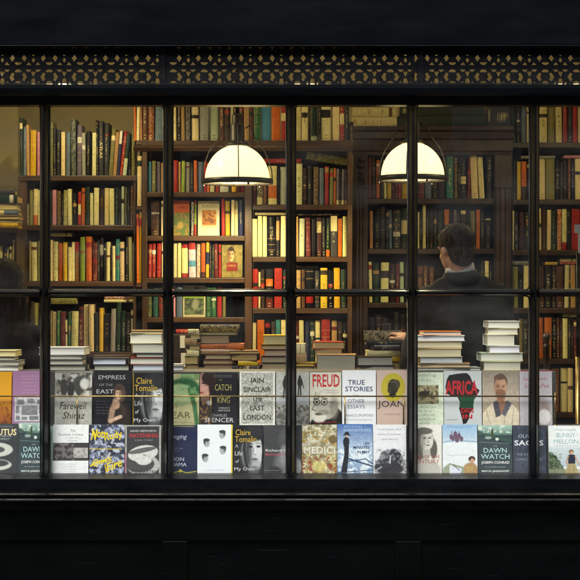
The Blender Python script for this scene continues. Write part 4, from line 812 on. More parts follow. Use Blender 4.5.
# individual books: the largest in view; the rest one mass
BOOKS.sort(key=lambda b: -b['area'])
NIND = 232
ind, rest = BOOKS[:NIND], BOOKS[NIND:]
ORD = ['first', 'second', 'third', 'fourth', 'fifth', 'sixth', 'seventh', 'eighth', 'ninth', 'tenth', '11th', '12th', '13th', '14th', '15th', '16th', '17th', '18th', '19th', '20th', '21st', '22nd', '23rd', '24th', '25th', '26th', '27th', '28th', '29th', '30th', '31st', '32nd', '33rd', '34th', '35th', '36th', '37th', '38th', '39th', '40th']
def cands(b):
    c = Pn(b['c']); w = b['x1']-b['x0']; size = 'thick' if w > 6.5 else ('thin' if w < 3.2 else ''); st = b['st']
    ex = ''
    if st.get('B'): ex = ' with %s foot' % Pn(st['B'][0])
    elif st.get('T'): ex = ' with %s top' % Pn(st['T'][0])
    elif st.get('K'): ex = ' with %s label' % Pn(st['K'][0])
    elif st.get('m'): ex = ' flecked %s' % Pn(st['m'])
    if st.get('L'): size = 'leaning'
    place = '%s row of %s' % (b['row'], b['case']) if b['case'] != NB else '%s row of %s' % (b['row'], b['case'])
    head = (size+' ' if size else '')+c+' book'+ex
    yield '%s, %s' % (head, place)
    if b['r']: yield '%s left of %s one, %s' % (head, Pn(b['r']), place)
    if b['l']: yield '%s right of %s one, %s' % (head, Pn(b['l']), place)
    if b['l'] and b['r'] and not ex: yield '%s between %s and %s, %s' % (head, Pn(b['l']), Pn(b['r']), place)
    yield '%s %s, %s from left, %s' % (c, 'book', ORD[b['i']], place)
used = {}
allc = {}
for b in BOOKS:
    for cc in set(cands(b)): allc[cc] = allc.get(cc, 0)+1
for n_, b in enumerate(ind+rest):
    b['pick'] = None
    for cc in cands(b):
        if allc[cc] == 1 and len(cc.split()) <= 16: b['pick'] = cc; break
    if not b['pick']: b['pick'] = list(cands(b))[-1]
def make_book(b, k):
    rs = np.random.default_rng(int(b['x0']*31+b['yb']*7)); d = b['d']+rs.uniform(-.012, .014)
    w = (b['x1']-b['x0'])*d/F; h = (b['yb']-b['yt'])*d/F; st = b['st']
    c1 = C3(b['c'])*(1+rs.normal(0, .10)); c1 = np.clip(c1*(1+rs.normal(0, .05, 3)), .003, .8)
    mb = book_mb(rs, w*.945, h, .15+rs.uniform(0, .04), c1, st, min(.006, w*.18))
    if st.get('X'):
        v, f, sz = text2d(st['X'], 0, .01); sy = w*.62/sz[1]; sx = h*.3/sz[0]
        mb.add([((q-sz[1]/2)*sy, -.0006, h*.62-p*sx) for p, q in v], [list(reversed(x)) for x in f], C3('c'))
    L = st.get('L', 0)+rs.normal(0, .45)
    loc = (wx((b['x0']+b['x1'])/2, d), fy(d), wz(b['yb'], b['d'])+.0004+abs(math.sin(R(L)))*w/2)
    return mb, loc, (0, R(L), 0), ('book_jacket' if rs.random() < .4 else 'book_cloth')
for b in ind:
    mb, loc, rot, mt = make_book(b, 0); o = mb.build('shelved_book', mt, None, loc, rot)
    tag(o, b['pick'], 'book', 'books standing on the shop shelves')
big = MB()
for b in rest:
    mb, loc, rot, mt = make_book(b, 0)
    mb.xform(Matrix.Translation(loc) @ Matrix.Rotation(rot[1], 4, 'Y')); big.add(mb.v, mb.f, mb.c)
if rest:
    o = big.build('shelved_books', 'book_cloth'); tag(o, 'remaining narrow and half hidden books between the others on the shop shelves', 'books'); o['kind'] = 'stuff'

# ================================================================== BOOKCASES
def bookcase(label, x0, x1, d, ybs, xin0, xin1, wood='warm_wood', ytop=None, depth=.27, boards=None, th=5.0, back=True, loc=None):
    t = thing('bookcase', label, 'bookcase', (wx((x0+x1)/2, d), fy(d), FLZ)); L = t.location.copy()
    def P(mb): return mb.xform(Matrix.Translation(-L))
    yF, yBk = fy(d-.025), fy(d)+depth-.02
    zt = wz(ytop, d) if ytop is not None else wz(ybs[0], d)
    for a, b in ((x0, xin0), (xin1, x1)):
        if b-a > .5: P(MB().box(wx(a, d), wx(b, d), yF, yBk, FLZ, zt-.0005, bev=.003)).build('side_panel', wood, t)
    for yb in ybs:
        z = wz(yb, d)
        a, b = (x0-1.0, x1+1.0) if abs(z-zt) < .002 else (xin0, xin1)
        P(MB().box(wx(a, d)+.0005, wx(b, d)-.0005, yF-(.012 if abs(z-zt) < .002 else -.002), yBk-.002, z-th*d/F, z, bev=.0025)).build('shelf', 'board_wood' if wood == 'warm_wood' else wood, t)
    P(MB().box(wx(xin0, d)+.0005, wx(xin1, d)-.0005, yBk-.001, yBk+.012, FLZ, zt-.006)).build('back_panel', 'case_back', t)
    return t, P
bcL, P = bookcase('tall brown bookcase of mostly cream spines at left behind the woman', 20, 136, dL, [176, 225.4, 281.4, 352, 412, 470], 27.5, 134)
bcM, P = bookcase('brown bookcase directly behind the left lamp', 142.4, 252, dM, [141, 192.4, 236, 278, 317.4, 372, 430, 480], 147.4, 244.8)
bcD, P = bookcase('brown bookcase between the two lamps with yellow spines low down', 252.3, 352, dM, [141, 205, 257, 308.4, 363.4, 430, 480], 252.8, 347.4)
# cornice moulding under the tall top row shelf of these two
for t, a, b in ((bcM, 134, 252), (bcD, 252.3, 353)):
    L = t.location; mb = MB(); y0 = fy(dM-.027)
    z1 = wz(146.2, dM); mb.prof_x([(y0-.002, z1), (y0-.018, z1), (y0-.016, z1-.012), (y0-.006, z1-.03), (y0-.002, z1-.032)], wx(a, dM)+.001, wx(b, dM)-.001)
    mb.xform(Matrix.Translation(-L)).build('cornice', 'board_wood', t)
# narrow bay side rack between left case and the next
nb = thing('narrow_bookcase', 'narrow tan bay between left bookcase and the one behind left lamp', 'bookcase', (wx(138, 9.57), fy(9.57), FLZ)); L = nb.location.copy()
for yb in (141, 206.4, 283.4, 352): MB().box(wx(136.4, 9.57), wx(142.2, 9.57), fy(9.56), fy(9.8), wz(yb, 9.57)-.02, wz(yb, 9.57)).xform(Matrix.Translation(-L)).build('shelf', 'warm_wood', nb)
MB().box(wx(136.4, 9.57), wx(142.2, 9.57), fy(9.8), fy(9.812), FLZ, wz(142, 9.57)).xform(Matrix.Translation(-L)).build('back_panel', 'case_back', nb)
bcR, P = bookcase('dark carved bookcase behind the man under the right lamp', 354.6, 511, dR, [127, 199, 249, 302.8, 352.4, 412, 470], 367.6, 493.4, 'dark_wood', ytop=128)
L = bcR.location.copy(); T_ = Matrix.Translation(-L)
yc = fy(dR-.027)
pr = []
for yy, out in ((127.4, .055), (131, .055), (133, .035), (139, .03), (141, .015), (151, .015), (152.6, .006), (155, .004)): pr.append((yc-out, wz(yy, dR)))
pr += [(yc-.001, wz(155, dR)), (yc-.001, wz(127.4, dR))]
MB().prof_x(pr, wx(352, dR), wx(512, dR)).xform(T_).build('cornice', 'dark_wood', bcR)
MB().box(wx(367.7, dR), wx(493.3, dR), fy(dR-.024), fy(dR)+.02, wz(155.4, dR), wz(133, dR)).xform(T_).build('frieze', 'dark_wood', bcR)
# fluted pilaster with carved bracket, and the plain one by the far right case
for a, b in ((354.8, 367), (494, 511)):
    mb = MB(); n = 3
    for k in range(n):
        x0 = a+1+(b-a-2)/n*k; x1 = x0+(b-a-2)/n-1
        mb.box(wx(x0, dR), wx(x1, dR), yc-.012, yc-.001, FLZ+.2, wz(189, dR), bev=.003)
    mb.box(wx(a, dR), wx(b, dR), yc-.016, yc-.001, wz(188.5, dR), wz(155.5, dR), bev=.003)
    mb.xform(T_).build('pilaster', 'dark_wood', bcR)
mb = MB()
cx = wx(361, dR)
for (yy, r, o) in ((160, .020, .03), (166, .026, .035), (172.5, .018, .03), (178, .016, .026), (183, .022, .028)):
    bm = bmesh.new(); bmesh.ops.create_uvsphere(bm, u_segments=14, v_segments=8, radius=r); bm.verts.index_update()
    mb.add([(cx+v.co.x*1.1, yc-.016+v.co.y*.7, wz(yy, dR)+v.co.z*.9) for v in bm.verts], [[v.index for v in f.verts] for f in bm.faces], sm=True); bm.free()
mb.tube([(cx+.02*math.cos(t), yc-.03, wz(185, dR)+.02*math.sin(t)) for t in np.linspace(0, 2*math.pi, 14)], .005)
mb.xform(T_).build('carved_bracket', 'dark_wood', bcR)
bcF, P = bookcase('dark bookcase at the far right edge behind the mullion', 511.6, 600, dR, [143, 199.8, 250.4, 308.2, 358.8, 412.4, 470], 512.2, 592, 'dark_wood', ytop=101)
lowc, P = bookcase('low dark bookcase at far left with books piled flat on top', -70, 17.6, 9.2, [228, 286.4, 350, 420], -66, 16, 'dark_wood')
# pale boxed pipe panel beside the left bookcase
tag(MB().box(wx(-120, 10.3), wx(18.5, 10.3), fy(10.28), fy(10.36), FLZ, 3.2, bev=.004).build('wall_panel', 'wall_plaster'), 'tall beige painted panel above the flat pile at the far left', 'panel')

# ================================================================== FLAT BOOKS AND PILES
FLATG = {'L': 'books lying flat in piles in the window'}
def flat_book(xa, xb, z0, hgt, d, cov, pg, mode, label, yaw=0, depth=.15, group='books lying flat in piles in the window', matt='book_jacket', art2=None):
    w = (xb-xa)*d/F; t = thing('piled_book', label, 'book', (wx((xa+xb)/2, d), fy(d), z0), group, R(yaw))
    b = min(.0026, hgt*.16); cc = C3(cov) if len(cov) == 1 else np.array(hx(cov)); pc = np.array(hx(pg))
    mb = MB(); nu = 18
    mb.box(-w/2, w/2, 0, depth, 0, b, cc); mb.box(-w/2, w/2, 0, depth, hgt-b, hgt, cc)
    if mode == 's':    # spine faces the street
        rs = np.random.default_rng(int(xa*13+z0*999)); vs = []; cs = []; nv = 6
        art = spine_art(rs, nv, 40, cc, {'m': art2} if art2 else {})
        for j in range(41):
            for i in range(nv+1):
                u = i/nv*2-1; vs.append(((j/40-.5)*w, -.004*(1-u*u), hgt/2*(1+u))); cs.append(art[j, i])
        mb.add(vs, [(j*(nv+1)+i, (j+1)*(nv+1)+i, (j+1)*(nv+1)+i+1, j*(nv+1)+i+1) for j in range(40) for i in range(nv)], cs, 0, True)
        mb.build('cover', matt, t); MB().box(-w/2+.003, w/2-.003, .002, depth-.003, b+.0002, hgt-b-.0002, pc).build('pages', 'page_edges', t)
    else:
        mb.box(-w/2, w/2, depth-b, depth, b, hgt-b, cc); mb.build('cover', matt, t)
        q = MB(); n = 10; vs = []; x0, x1 = -w/2+.003, w/2-.003
        for k in range(n+1):   # slightly hollow fore-edge
            zz = b+.0002+(hgt-2*b-.0004)*k/n; yy = .0028+.0022*math.sin(math.pi*k/n)
            vs += [(x0, yy, zz), (x1, yy, zz), (x1, depth-b-.0005, zz), (x0, depth-b-.0005, zz)]
        fs = [(4*k+i, 4*k+(i+1) % 4, 4*k+4+(i+1) % 4, 4*k+4+i) for k in range(n) for i in range(4)]+[(3, 2, 1, 0), (4*n, 4*n+1, 4*n+2, 4*n+3)]
        q.add(vs, fs, pc); q.build('pages', 'page_edges', t)
    return t
def pile(z0, d, where, items, depth=.15, group='books lying flat in piles in the window'):
    n = len(items)
    for i, it in enumerate(items):       # bottom up: (xa, xb, height px, cover, page colour, mode, look, yaw)
        xa, xb, hp, cov, pg, mode, look, yaw = it[:8]
        pos = 'bottom' if i == 0 else ('topmost' if i == n-1 else {1: '2nd lowest', 2: '3rd lowest', 3: '4th lowest', 4: '5th lowest', 5: '6th lowest', 6: '7th lowest'}[i])
        h = hp*d/F
        flat_book(xa, xb, z0+.0004, h, d, cov, pg, mode, '%s, %s, pile %s' % (look, pos, where), yaw, depth, group, 'book_jacket' if i % 2 else 'book_cloth', it[8] if len(it) > 8 else None)
        z0 += h+.0005
WP, GP, TP, CPg = 'e2dfd3', 'b9b5a6', '9c8560', 'd3c48e'
L0 = zL+.0003
d1 = 7.83
pile(L0, d1, 'above the amber book', [(-22, 18.5, 5, 'w', WP, 'p', 'white book', 1), (-22, 19, 5, 'e', GP, 'p', 'grey paged book', -2), (-20, 15, 4, 'd', GP, 'p', 'thin grey book', 2), (-20, 16, 6, 'c', CPg, 'p', 'cream book', -1)])
pile(L0, d1, 'above the Farewell Shiraz book', [(49, 85.5, 5.6, 'd', 'b4b2a2', 'p', 'grey paged book', -1), (48, 83, 5.4, 'd', 'bdbbab', 'p', 'grey paged book', 1), (49, 82, 4.6, 'e', 'b8b6a7', 'p', 'grey paged book', 0), (38.5, 84.6, 7.5, 'w', 'e6e4de', 'p', 'wide white book jutting left', -3)])
pile(L0, d1, 'above the Empress book', [(94, 129, 5.8, 'k', 'b0b1a2', 'p', 'book', 0), (92.6, 126, 6.4, 'n', 'c6cbd6', 'p', 'blue white paged book', -2), (93, 129.6, 2.4, 'k', 'a58a5c', 'p', 'thin brown book', 2)])
pile(L0, d1, 'touching the second mullion', [(132.5, 165, 6.2, 'e', 'c9cfdc', 'p', 'bluish white book', 0), (130, 166, 6.8, 'r', 'd4d3c6', 'p', 'red edged book', 1), (136, 166, 4.4, 'd', '9a9a90', 'p', 'thin dark book', -1), (132, 164, 9.6, 'e', 'bcb9aa', 'p', 'grey paged thick book', 1), (129.6, 162, 9.8, 'c', 'd6d2c0', 'p', 'cream paged thick book', -2), (131, 165, 3, 't', 'a59a74', 'p', 'thin tan book', 3)])
pile(L0, d1, 'just right of the second mullion', [(171, 183.4, 4.8, 'e', 'c9c9cf', 'p', 'small white book', 2), (172, 182, 1.6, 'w', 'd6d6da', 'p', 'thin pamphlet', -2)], .1)
# warm piles on the shop table
ZT = wz(371.5, 8.36)
tb = thing('book_table', 'dark wooden table inside the shop carrying the brown book piles', 'table', (wx(300, 8.45), fy(8.55), FLZ)); L = tb.location.copy()
MB().box(wx(178, 8.4), wx(408, 8.4), fy(8.33), fy(8.80), ZT-.03, ZT, bev=.004).xform(Matrix.Translation(-L)).build('tabletop', 'table_wood', tb)
for a in (184, 402):
    for yy in (8.37, 8.76): MB().box(wx(a, 8.4)-.025, wx(a, 8.4)+.025, fy(yy)-.025, fy(yy)+.025, FLZ, ZT-.0305, bev=.004).xform(Matrix.Translation(-L)).build('leg', 'table_wood', tb)
Z1 = ZT+.0003; d2 = 8.40
TG = 'books piled on the shop table'
pile(Z1, d2, 'under the left lamp', [(204, 235, 6.6, 'B', TP, 'p', 'brown paged book', 0), (203, 233.6, 4.8, 'm', 'a88f68', 'p', 'maroon edged book', 1), (205, 232, 5, 'B', 'b3a078', 'p', 'tan paged book', -1), (197, 240, 5, 't', 'b09658', 's', 'mustard spine', 2), (196, 243.6, 5.4, 'o', 'a8743f', 's', 'wide rust red spine', -1), (200, 229, 8.6, 'k', 'a78d62', 'p', 'thick brown paged book', 1), (197, 236, 3.2, 'v', 'b6a66c', 'p', 'thin olive book', -2), (200, 239.6, 6.8, 'k', CPg, 's', 'black spine flecked yellow', 1, 'y')], .15, TG)
pile(Z1, d2-.03, 'of short books at table left', [(186, 199, 7, 'k', 'a08a5c', 'p', 'small brown book', 5), (184, 198, 8, 'v', 'b59c60', 'p', 'small olive book', -6), (187, 199, 6, 'c', 'bda96a', 's', 'small cream spine', 8), (189, 200, 5, 'v', 'b59c60', 'p', 'small olive edged book', -4), (185, 197, 6, 't', 'b59c60', 's', 'small tan spine', 6), (190, 200, 5, 'c', 'b59c60', 'p', 'small cream book', -8), (188, 199, 4, 'c', 'b59c60', 's', 'small pale spine', 4)], .12, TG)
pile(Z1, d2-.05, 'at centre of the table', [(232, 260, 5.6, 'k', TP, 's', 'dark brown spine', -4), (238, 258, 5, 'y', 'b08a2c', 's', 'mustard yellow spine', 8), (231, 257, 7, 'B', 'a08352', 'p', 'thick tan paged book', -5), (230, 259, 3, 't', 'b59c60', 'p', 'thin tan book', 6)], .14, TG)
pile(Z1, d2, 'left of the third mullion', [(262, 290, 8, 'd', 'ab9a78', 'p', 'thick grey paged book', 0), (261, 291, 6.6, 'd', 'a3937a', 'p', 'dark covered book', 1), (264, 290, 6.4, 'm', 'b39f82', 'p', 'maroon covered book', -1), (262, 291, 5, 'k', 'b59a70', 'p', 'brown covered book', 2), (264, 287.6, 9.4, 'y', CPg, 'p', 'cream paged book with yellow cover', 3)], .15, TG)
pile(Z1, d2-.02, 'just right of the third mullion', [(296, 315, 5, 'k', TP, 'p', 'thin brown book', 6), (294, 314, 3.2, 'y', 'b59c50', 'p', 'thin mustard book', -5), (293, 306.6, 9, 't', 'b3a070', 's', 'chunky tan spine', 4), (293, 305, 10, 'c', 'c4b27e', 's', 'chunky cream spine', -3)], .13, TG)
pile(Z1, d2+.06, 'with a red cover on top', [(318, 352, 13, 'k', 'a5946c', 'p', 'thick brown book', 2), (315, 342, 8.4, 't', 'b39e72', 'p', 'tan book', -2), (314.6, 344.6, 7, 'r', 'b8a676', 'p', 'red covered book', 4)], .15, TG)
pile(Z1, d2-.06, 'in front of the red covered book', [(317, 355.4, 17, 't', 'a09a88', 'p', 'very thick grey paged book', -4)], .16, TG)
pile(Z1, d2-.055, 'right of the thick grey book', [(360, 394, 5.8, 'd', 'a3a199', 'p', 'grey book', -5), (358, 393, 9, 'k', '9a988e', 'p', 'dark covered book', 6)], .16, TG)
pile(Z1, d2+.13, 'beside the man and his hand', [(372, 402, 8, 'k', 'b09a62', 'p', 'brown book', 2), (368, 400, 5.4, 'y', CPg, 's', 'yellow cream spine', -1), (367, 400, 5.4, 'c', CPg, 's', 'cream spine', 2), (374, 400, 5.6, 'k', 'b59c60', 's', 'dark brown spine', -2), (366, 401, 4, 'd', 'b59c60', 's', 'thin dark spine', 1), (364, 402, 10, 'k', 'b59c60', 's', 'dark spine flecked cream', -1, 'c')], .15, TG)
# small framed card on the pile
t = thing('framed_card', 'tiny gilt framed card standing on the pile beside the man', 'card', (wx(386.5, 8.56), fy(8.56), Z1+.0030+38.4*8.53/F)); t.rotation_euler.x = -R(6)
mb = MB(); w, h = .045, .038
for a in ((-w/2, w/2, 0, .005), (-w/2, w/2, h-.005, h), (-w/2, -w/2+.005, .005, h-.005), (w/2-.005, w/2, .005, h-.005)): mb.box(a[0], a[1], 0, .005, a[2], a[3])
mb.build('frame', 'brass', t); MB().box(-w/2+.005, w/2-.005, .002, .004, .005, h-.005).build('picture', 'dark_wood', t)
# piles on the right of the ledge
pile(L0, 7.85, 'in front of the man', [(410, 481, 3, 'e', 'c9c6b8', 'p', 'wide thin grey book', 2), (408, 470, 4, 't', 'b7a98a', 'p', 'wide thin tan book', -4), (420, 463, 6.6, 'e', 'b7b9ba', 'p', 'grey white book', 1), (414, 461.6, 8.4, 'c', 'bfb493', 'p', 'cream paged thick book', -1), (415, 462.4, 7, 't', 'c2b798', 'p', 'pale tan paged book', 1), (413, 464.8, 5.6, 'w', 'ccccd0', 'p', 'white wide book', -1), (423, 461.6, 4, 'o', 'd6cfc0', 'p', 'orange covered thin book', 3)])
pile(L0, 7.86, 'of white books left of the fifth mullion', [(483.6, 521, 9, 'c', 'd0cbb6', 'p', 'cream paged book', 0), (480.6, 523.4, 8.4, 's', 'cfd0c0', 'p', 'widest pale green white book', 1), (489.4, 520, 7, 'w', 'dcdae2', 'p', 'lilac white book', -1), (487, 515, 11, 'w', 'd8d4be', 'p', 'thick cream white book', 1), (487.6, 518, 6.6, 'c', 'd6d1bd', 'p', 'cream book', -2), (488, 520, 6.8, 'w', 'd9d6c8', 'p', 'off white book', 2)])

# single flat books laid on top of shelf rows
SG = 'books laid flat on the shelves'
def lay(xa, xb, yb, hp, d, cov, mode, label, tilt=0, a2=None, dd=.02):
    dq = d+dd; t = flat_book(xa, xb, wz(yb, d)+.0006, hp*d/F, dq, cov, CPg, mode, label, 0, .14, SG, 'book_cloth', a2); t.rotation_euler = (0, R(tilt), 0); return t
zq = 0
lay(51, 71.6, 236.2, 3.4, dL, 'c', 's', 'cream book lying flat on the third row of the left bookcase')
lay(51, 76.6, 304.2, 6, dL, 'v', 's', 'olive book lying flat above cream spines just below transom', a2=None)
lay(104, 134.6, 302.6, 3, dL, 'c', 's', 'cream book lying flat under a red one, left bookcase fourth row')
lay(104.6, 133, 299.4, 3.6, dL, 'r', 's', 'red and white book lying flat on a cream one below transom', a2='w')
lay(264, 301, 163, 4.6, dM, 'r', 's', 'bright red book lying flat right of the left lamp')
lay(305.5, 347, 162, 7.6, dM, 'v', 's', 'olive book lying slanted on spines between the lamps', 9, a2='k')
lay(255, 286, 215, 2.4, dM, 'c', 's', 'thin cream book laid on white spines between the lamps')
lay(297, 339, 215.8, 2.2, dM, 'k', 's', 'thin dark book laid flat on third row between the lamps')
lay(295, 318, 267.8, 3, dM, 'd', 's', 'dark grey book laid flat above transom between the lamps')
lay(292, 336, 319, 3, dM, 'm', 's', 'dark red book laid flat on fifth row between the lamps')
lay(351.6, 396.6, 126.8, 9.4, dR, 'c', 's', 'lower of two cream books laid flat on dark cornice', dd=-.02)
lay(352.2, 396, 117.2, 9.2, dR, 'c', 's', 'upper of two cream books laid flat on dark cornice', dd=-.02)
lay(398, 486, 126.8, 10.4, dR, 'g', 's', 'lower large dark volume laid flat on the carved cornice', dd=-.02, a2='k')
lay(400, 485, 116.2, 10, dR, 'g', 's', 'upper large dark volume laid flat on the carved cornice', dd=-.02, a2='k')
lay(487.4, 510, 126.8, 22, dR, 'd', 's', 'thick dark grey volume at right end of the carved cornice', dd=-.02)
lay(521, 555, 158.4, 2.8, dR, 'e', 's', 'thin grey book laid on second row at far right')
lay(564, 582, 158.2, 3, dR, 'P', 's', 'salmon book laid on second row at the right edge')
lay(511.6, 530, 265, 4, dR, 'e', 's', 'grey book laid flat on fourth row left of fifth mullion', a2='d')
lay(545, 557.4, 265, 3, dR, 'y', 's', 'yellow book laid flat on fourth row at far right')
lay(560, 577, 264.4, 2.4, dR, 'r', 's', 'thin red book laid flat on fourth row at far right')
lay(560, 577, 261.8, 3, dR, 'c', 's', 'cream book laid on a thin red one at far right')
lay(562.6, 577, 317.4, 4, dR, 's', 's', 'grey green book laid flat on fifth row at the far right')
lay(176, 193, 334, 4.4, 9.5, 'r', 's', 'red book lying above cream tags behind second mullion')
# flat pile on the low case
pile(wz(228, 9.2)+.0004, 9.22, 'on the low far left bookcase', [(-30, 18, 5, 'y', 'c9a83a', 's', 'yellow spine', 0), (-30, 18.6, 3.6, 'k', CPg, 'p', 'cream paged book', 1), (-30, 18, 4, 't', 'c4b070', 'p', 'tan book', -1), (-28, 18.4, 5, 'a', 'b59c60', 's', 'blue grey spine', 1), (-30, 17, 7, 'k', CPg, 'p', 'thick cream paged book', 0), (-30, 17.6, 8, 'g', 'b59c60', 's', 'dark green spine', -2), (-24, 15, 6, 'd', 'b59c60', 's', 'dark grey spine', 4)], .16, SG)
# box files / tagged parcels behind the piles
cr = thing('box_file', 'brown box files with cream tags behind the pile under left lamp', 'box file', (wx(183, 9.3), fy(9.3), FLZ+.72)); L = cr.location.copy()
zb_ = wz(334.6, 9.3)
MB().box(wx(171, 9.3), wx(195, 9.3), fy(9.3), fy(9.45), FLZ+.72, zb_, bev=.004).xform(Matrix.Translation(-L)).build('box', 'case_back', cr)
for x0, x1, y0, y1 in ((180, 185, 335.6, 348), (181, 186, 353, 367), (186.6, 191.6, 361, 367)): MB().box(wx(x0, 9.3), wx(x1, 9.3), fy(9.297), fy(9.2995), wz(y1, 9.3), wz(y0, 9.3)).xform(Matrix.Translation(-L)).build('tag', 'card', cr)
sd = thing('side_table', 'dark side table under the tagged box files', 'table', (wx(183, 9.3), fy(9.38), FLZ)); L = sd.location.copy()
MB().box(wx(165, 9.3), wx(200, 9.3), fy(9.27), fy(9.48), FLZ+.69, FLZ+.7198, bev=.003).xform(Matrix.Translation(-L)).build('tabletop', 'table_wood', sd)
for a in (167, 198):
    for yy in (9.29, 9.46): MB().box(wx(a, 9.3)-.012, wx(a, 9.3)+.012, fy(yy)-.012, fy(yy)+.012, FLZ, FLZ+.6895).xform(Matrix.Translation(-L)).build('leg', 'table_wood', sd)

# turned post with round finial (chair back) at right
ch = thing('wooden_chair', 'dark turned chair post with a round knob before the orange books at right', 'chair', (wx(546.5, 9.2), fy(9.2), FLZ)); L = ch.location.copy()
zk = wz(337, 9.2); r = .024
def post(x, y):
    prof = [(.016, FLZ), (.018, FLZ+.3), (.016, FLZ+.6), (.019, zk-.24), (.018, zk-.06), (.022, zk-.05), (.014, zk-.04), (.013, zk-.028), (.019, zk-.024), (.012, zk-.018)]
    prof += [(r*math.cos(R(a)), zk+r*math.sin(R(a))) for a in range(-60, 91, 15)]
    return MB().lathe(prof, x, y, 20).xform(Matrix.Translation(-L))
px_ = wx(546.5, 9.2)
post(px_, fy(9.2)).build('back_post', 'dark_wood', ch); post(px_, fy(9.62)).build('back_post', 'dark_wood', ch)
for yy in (9.2, 9.62): MB().box(px_+.38, px_+.41, fy(yy)-.015, fy(yy)+.015, FLZ, FLZ+.44).xform(Matrix.Translation(-L)).build('leg', 'dark_wood', ch)
MB().box(px_-.02, px_+.43, fy(9.18), fy(9.64), FLZ+.441, FLZ+.47, bev=.006).xform(Matrix.Translation(-L)).build('seat', 'dark_wood', ch)
for zz in (FLZ+.62, FLZ+.78): MB().box(px_-.01, px_+.01, fy(9.222), fy(9.598), zz, zz+.05, bev=.003).xform(Matrix.Translation(-L)).build('back_rail', 'dark_wood', ch)
# card holder at the right edge
st = thing('sign_stand', 'slim post with brass foot carrying a white and red card at right edge', 'sign', (wx(577.6, 8.3), fy(8.3), FLZ)); L = st.location.copy(); T_ = Matrix.Translation(-L)
x = wx(577.6, 8.3); y = fy(8.3)
MB().tube([(x, y, wz(356, 8.3)), (x, y, wz(252, 8.3))], .0065).xform(T_).build('pole', 'dark_metal', st)
MB().tube([(x, y, FLZ+.02), (x, y, wz(357, 8.3))], .011).xform(T_).build('foot', 'brass', st)
MB().lathe([(.12, FLZ), (.12, FLZ+.012), (.02, FLZ+.022)], x, y, 24).xform(T_).build('base', 'brass', st)
mb = MB(); mb.box(wx(574.4, 8.3), wx(596, 8.3), y-.006, y-.002, wz(233, 8.3), wz(224.6, 8.3)); mb.box(wx(578, 8.3), wx(596, 8.3), y-.006, y-.002, wz(253, 8.3), wz(233, 8.3)+.0003)
mb.xform(T_).build('card', 'card', st)
mb = MB(); v, f, sz = text2d('B', 0, .02); s_ = .12/sz[1]
mb.add([(wx(579.5, 8.3)+a*s_, y-.0066, wz(222, 8.3)+b*s_) for a, b in v], f); mb.xform(T_)
mb.box(wx(578, 8.3)-L[0], wx(596, 8.3)-L[0], y-.0056-L[1], y-.002-L[1], wz(224.2, 8.3)-L[2], wz(196, 8.3)-L[2])
MB().add([(wx(580, 8.3)+a*.5*s_, y-.0066, wz(250, 8.3)+b*.6*s_) for a, b in v], f).xform(T_).build('lettering', 'red_ink', st)

# ================================================================== LAMPS
def pendant(px, d, ring_y, label, hw=34.5, zring=None, xw=None, power=40, twist=20, ztop=3.3):
    k = d/F; x = wx(px, d) if xw is None else xw; zr = wz(ring_y, d) if zring is None else zring
    t = thing('pendant_lamp', label, 'lamp', (x, fy(d), zr), 'opal dome lamps hanging in the shop')
    Rr = hw*.01*.553
    Rr = hw*9.0/F
    H = .187
    Rd = Rr*.93
    n = 14; prof = [(Rd*math.cos(R(86*i/n)), .012+H*math.sin(R(86*i/n))) for i in range(n+1)]
    inner = [(r_-.004 if r_ > .01 else r_*.7, z-.004) for r_, z in reversed(prof)]
    MB().lathe(prof+inner, 0, 0, 48, closed=True).build('shade', 'opal_glass', t)
    MB().lathe([(Rr-.006, -.014), (Rr+.006, -.014), (Rr+.008, 0), (Rr+.006, .013), (Rr-.006, .015), (Rr-.014, .012), (Rr-.016, -.010)], 0, 0, 48, closed=True).build('ring', 'dark_metal', t)
    zt = .012+H
    MB().lathe([(.0, zt-.006), (.066, zt-.006), (.066, zt+.004), (.046, zt+.016), (.040, zt+.022), (.040, zt+.10), (.036, zt+.112), (.030, zt+.118), (.030, zt+.158), (.022, zt+.17), (0, zt+.17)], 0, 0, 28).build('fitting', 'dark_metal', t)
    MB().tube([(0, 0, zt+.158), (0, 0, ztop-zr-.03)], .011, 12).build('stem', 'dark_metal', t)
    MB().lathe([(0, ztop-zr-.001), (.055, ztop-zr-.001), (.05, ztop-zr-.02), (.012, ztop-zr-.035), (0, ztop-zr-.035)], 0, 0, 20).build('ceiling_rose', 'dark_metal', t)
    for a in (0, 90, 180, 270):
        a = R(a+twist); pts = []
        key = [(.045, zt+.088), (.062, zt+.104), (.078, zt+.10), (.088, zt+.07), (.092, zt+.045), (.125, zt+.005), (.155, zt-.04), (.176, zt-.095), (Rr-.001, .06), (Rr+.002, .012)]
        for i in range(len(key)-1):
            for q in (0, .5): pts.append((key[i][0]*(1-q)+key[i+1][0]*q, key[i][1]*(1-q)+key[i+1][1]*q))
        pts.append(key[-1])
        MB().tube([(r_*math.cos(a), r_*math.sin(a), z) for r_, z in pts], .0034, 6).build('guard_wire', 'dark_metal', t)
    for a in (50, 170, 290):
        a = R(a); MB().lathe([(0, -.028), (.006, -.026), (.006, -.016), (.003, -.0135)], Rr*math.cos(a), Rr*math.sin(a), 8).build('screw', 'dark_metal', t)
    MB().lathe([(.026*math.sin(R(q)), .15-.03*math.cos(R(q))) for q in range(0, 181, 20)], 0, 0, 16).build('bulb', 'bulb_glow', t)
    ld = bpy.data.lights.new('bulb_light', 'POINT'); ld.energy = power; ld.color = (1, .79, .41); ld.shadow_soft_size = .03
    lo = bpy.data.objects.new('bulb_light', ld); COL.objects.link(lo); lo.parent = t; lo.location = (0, 0, .055)
    return t
PW = 54
pendant(237.2, 8.98, 181.6, 'lit opal dome pendant lamp at left, in the third pane from the left', 34.6, power=PW, twist=4)
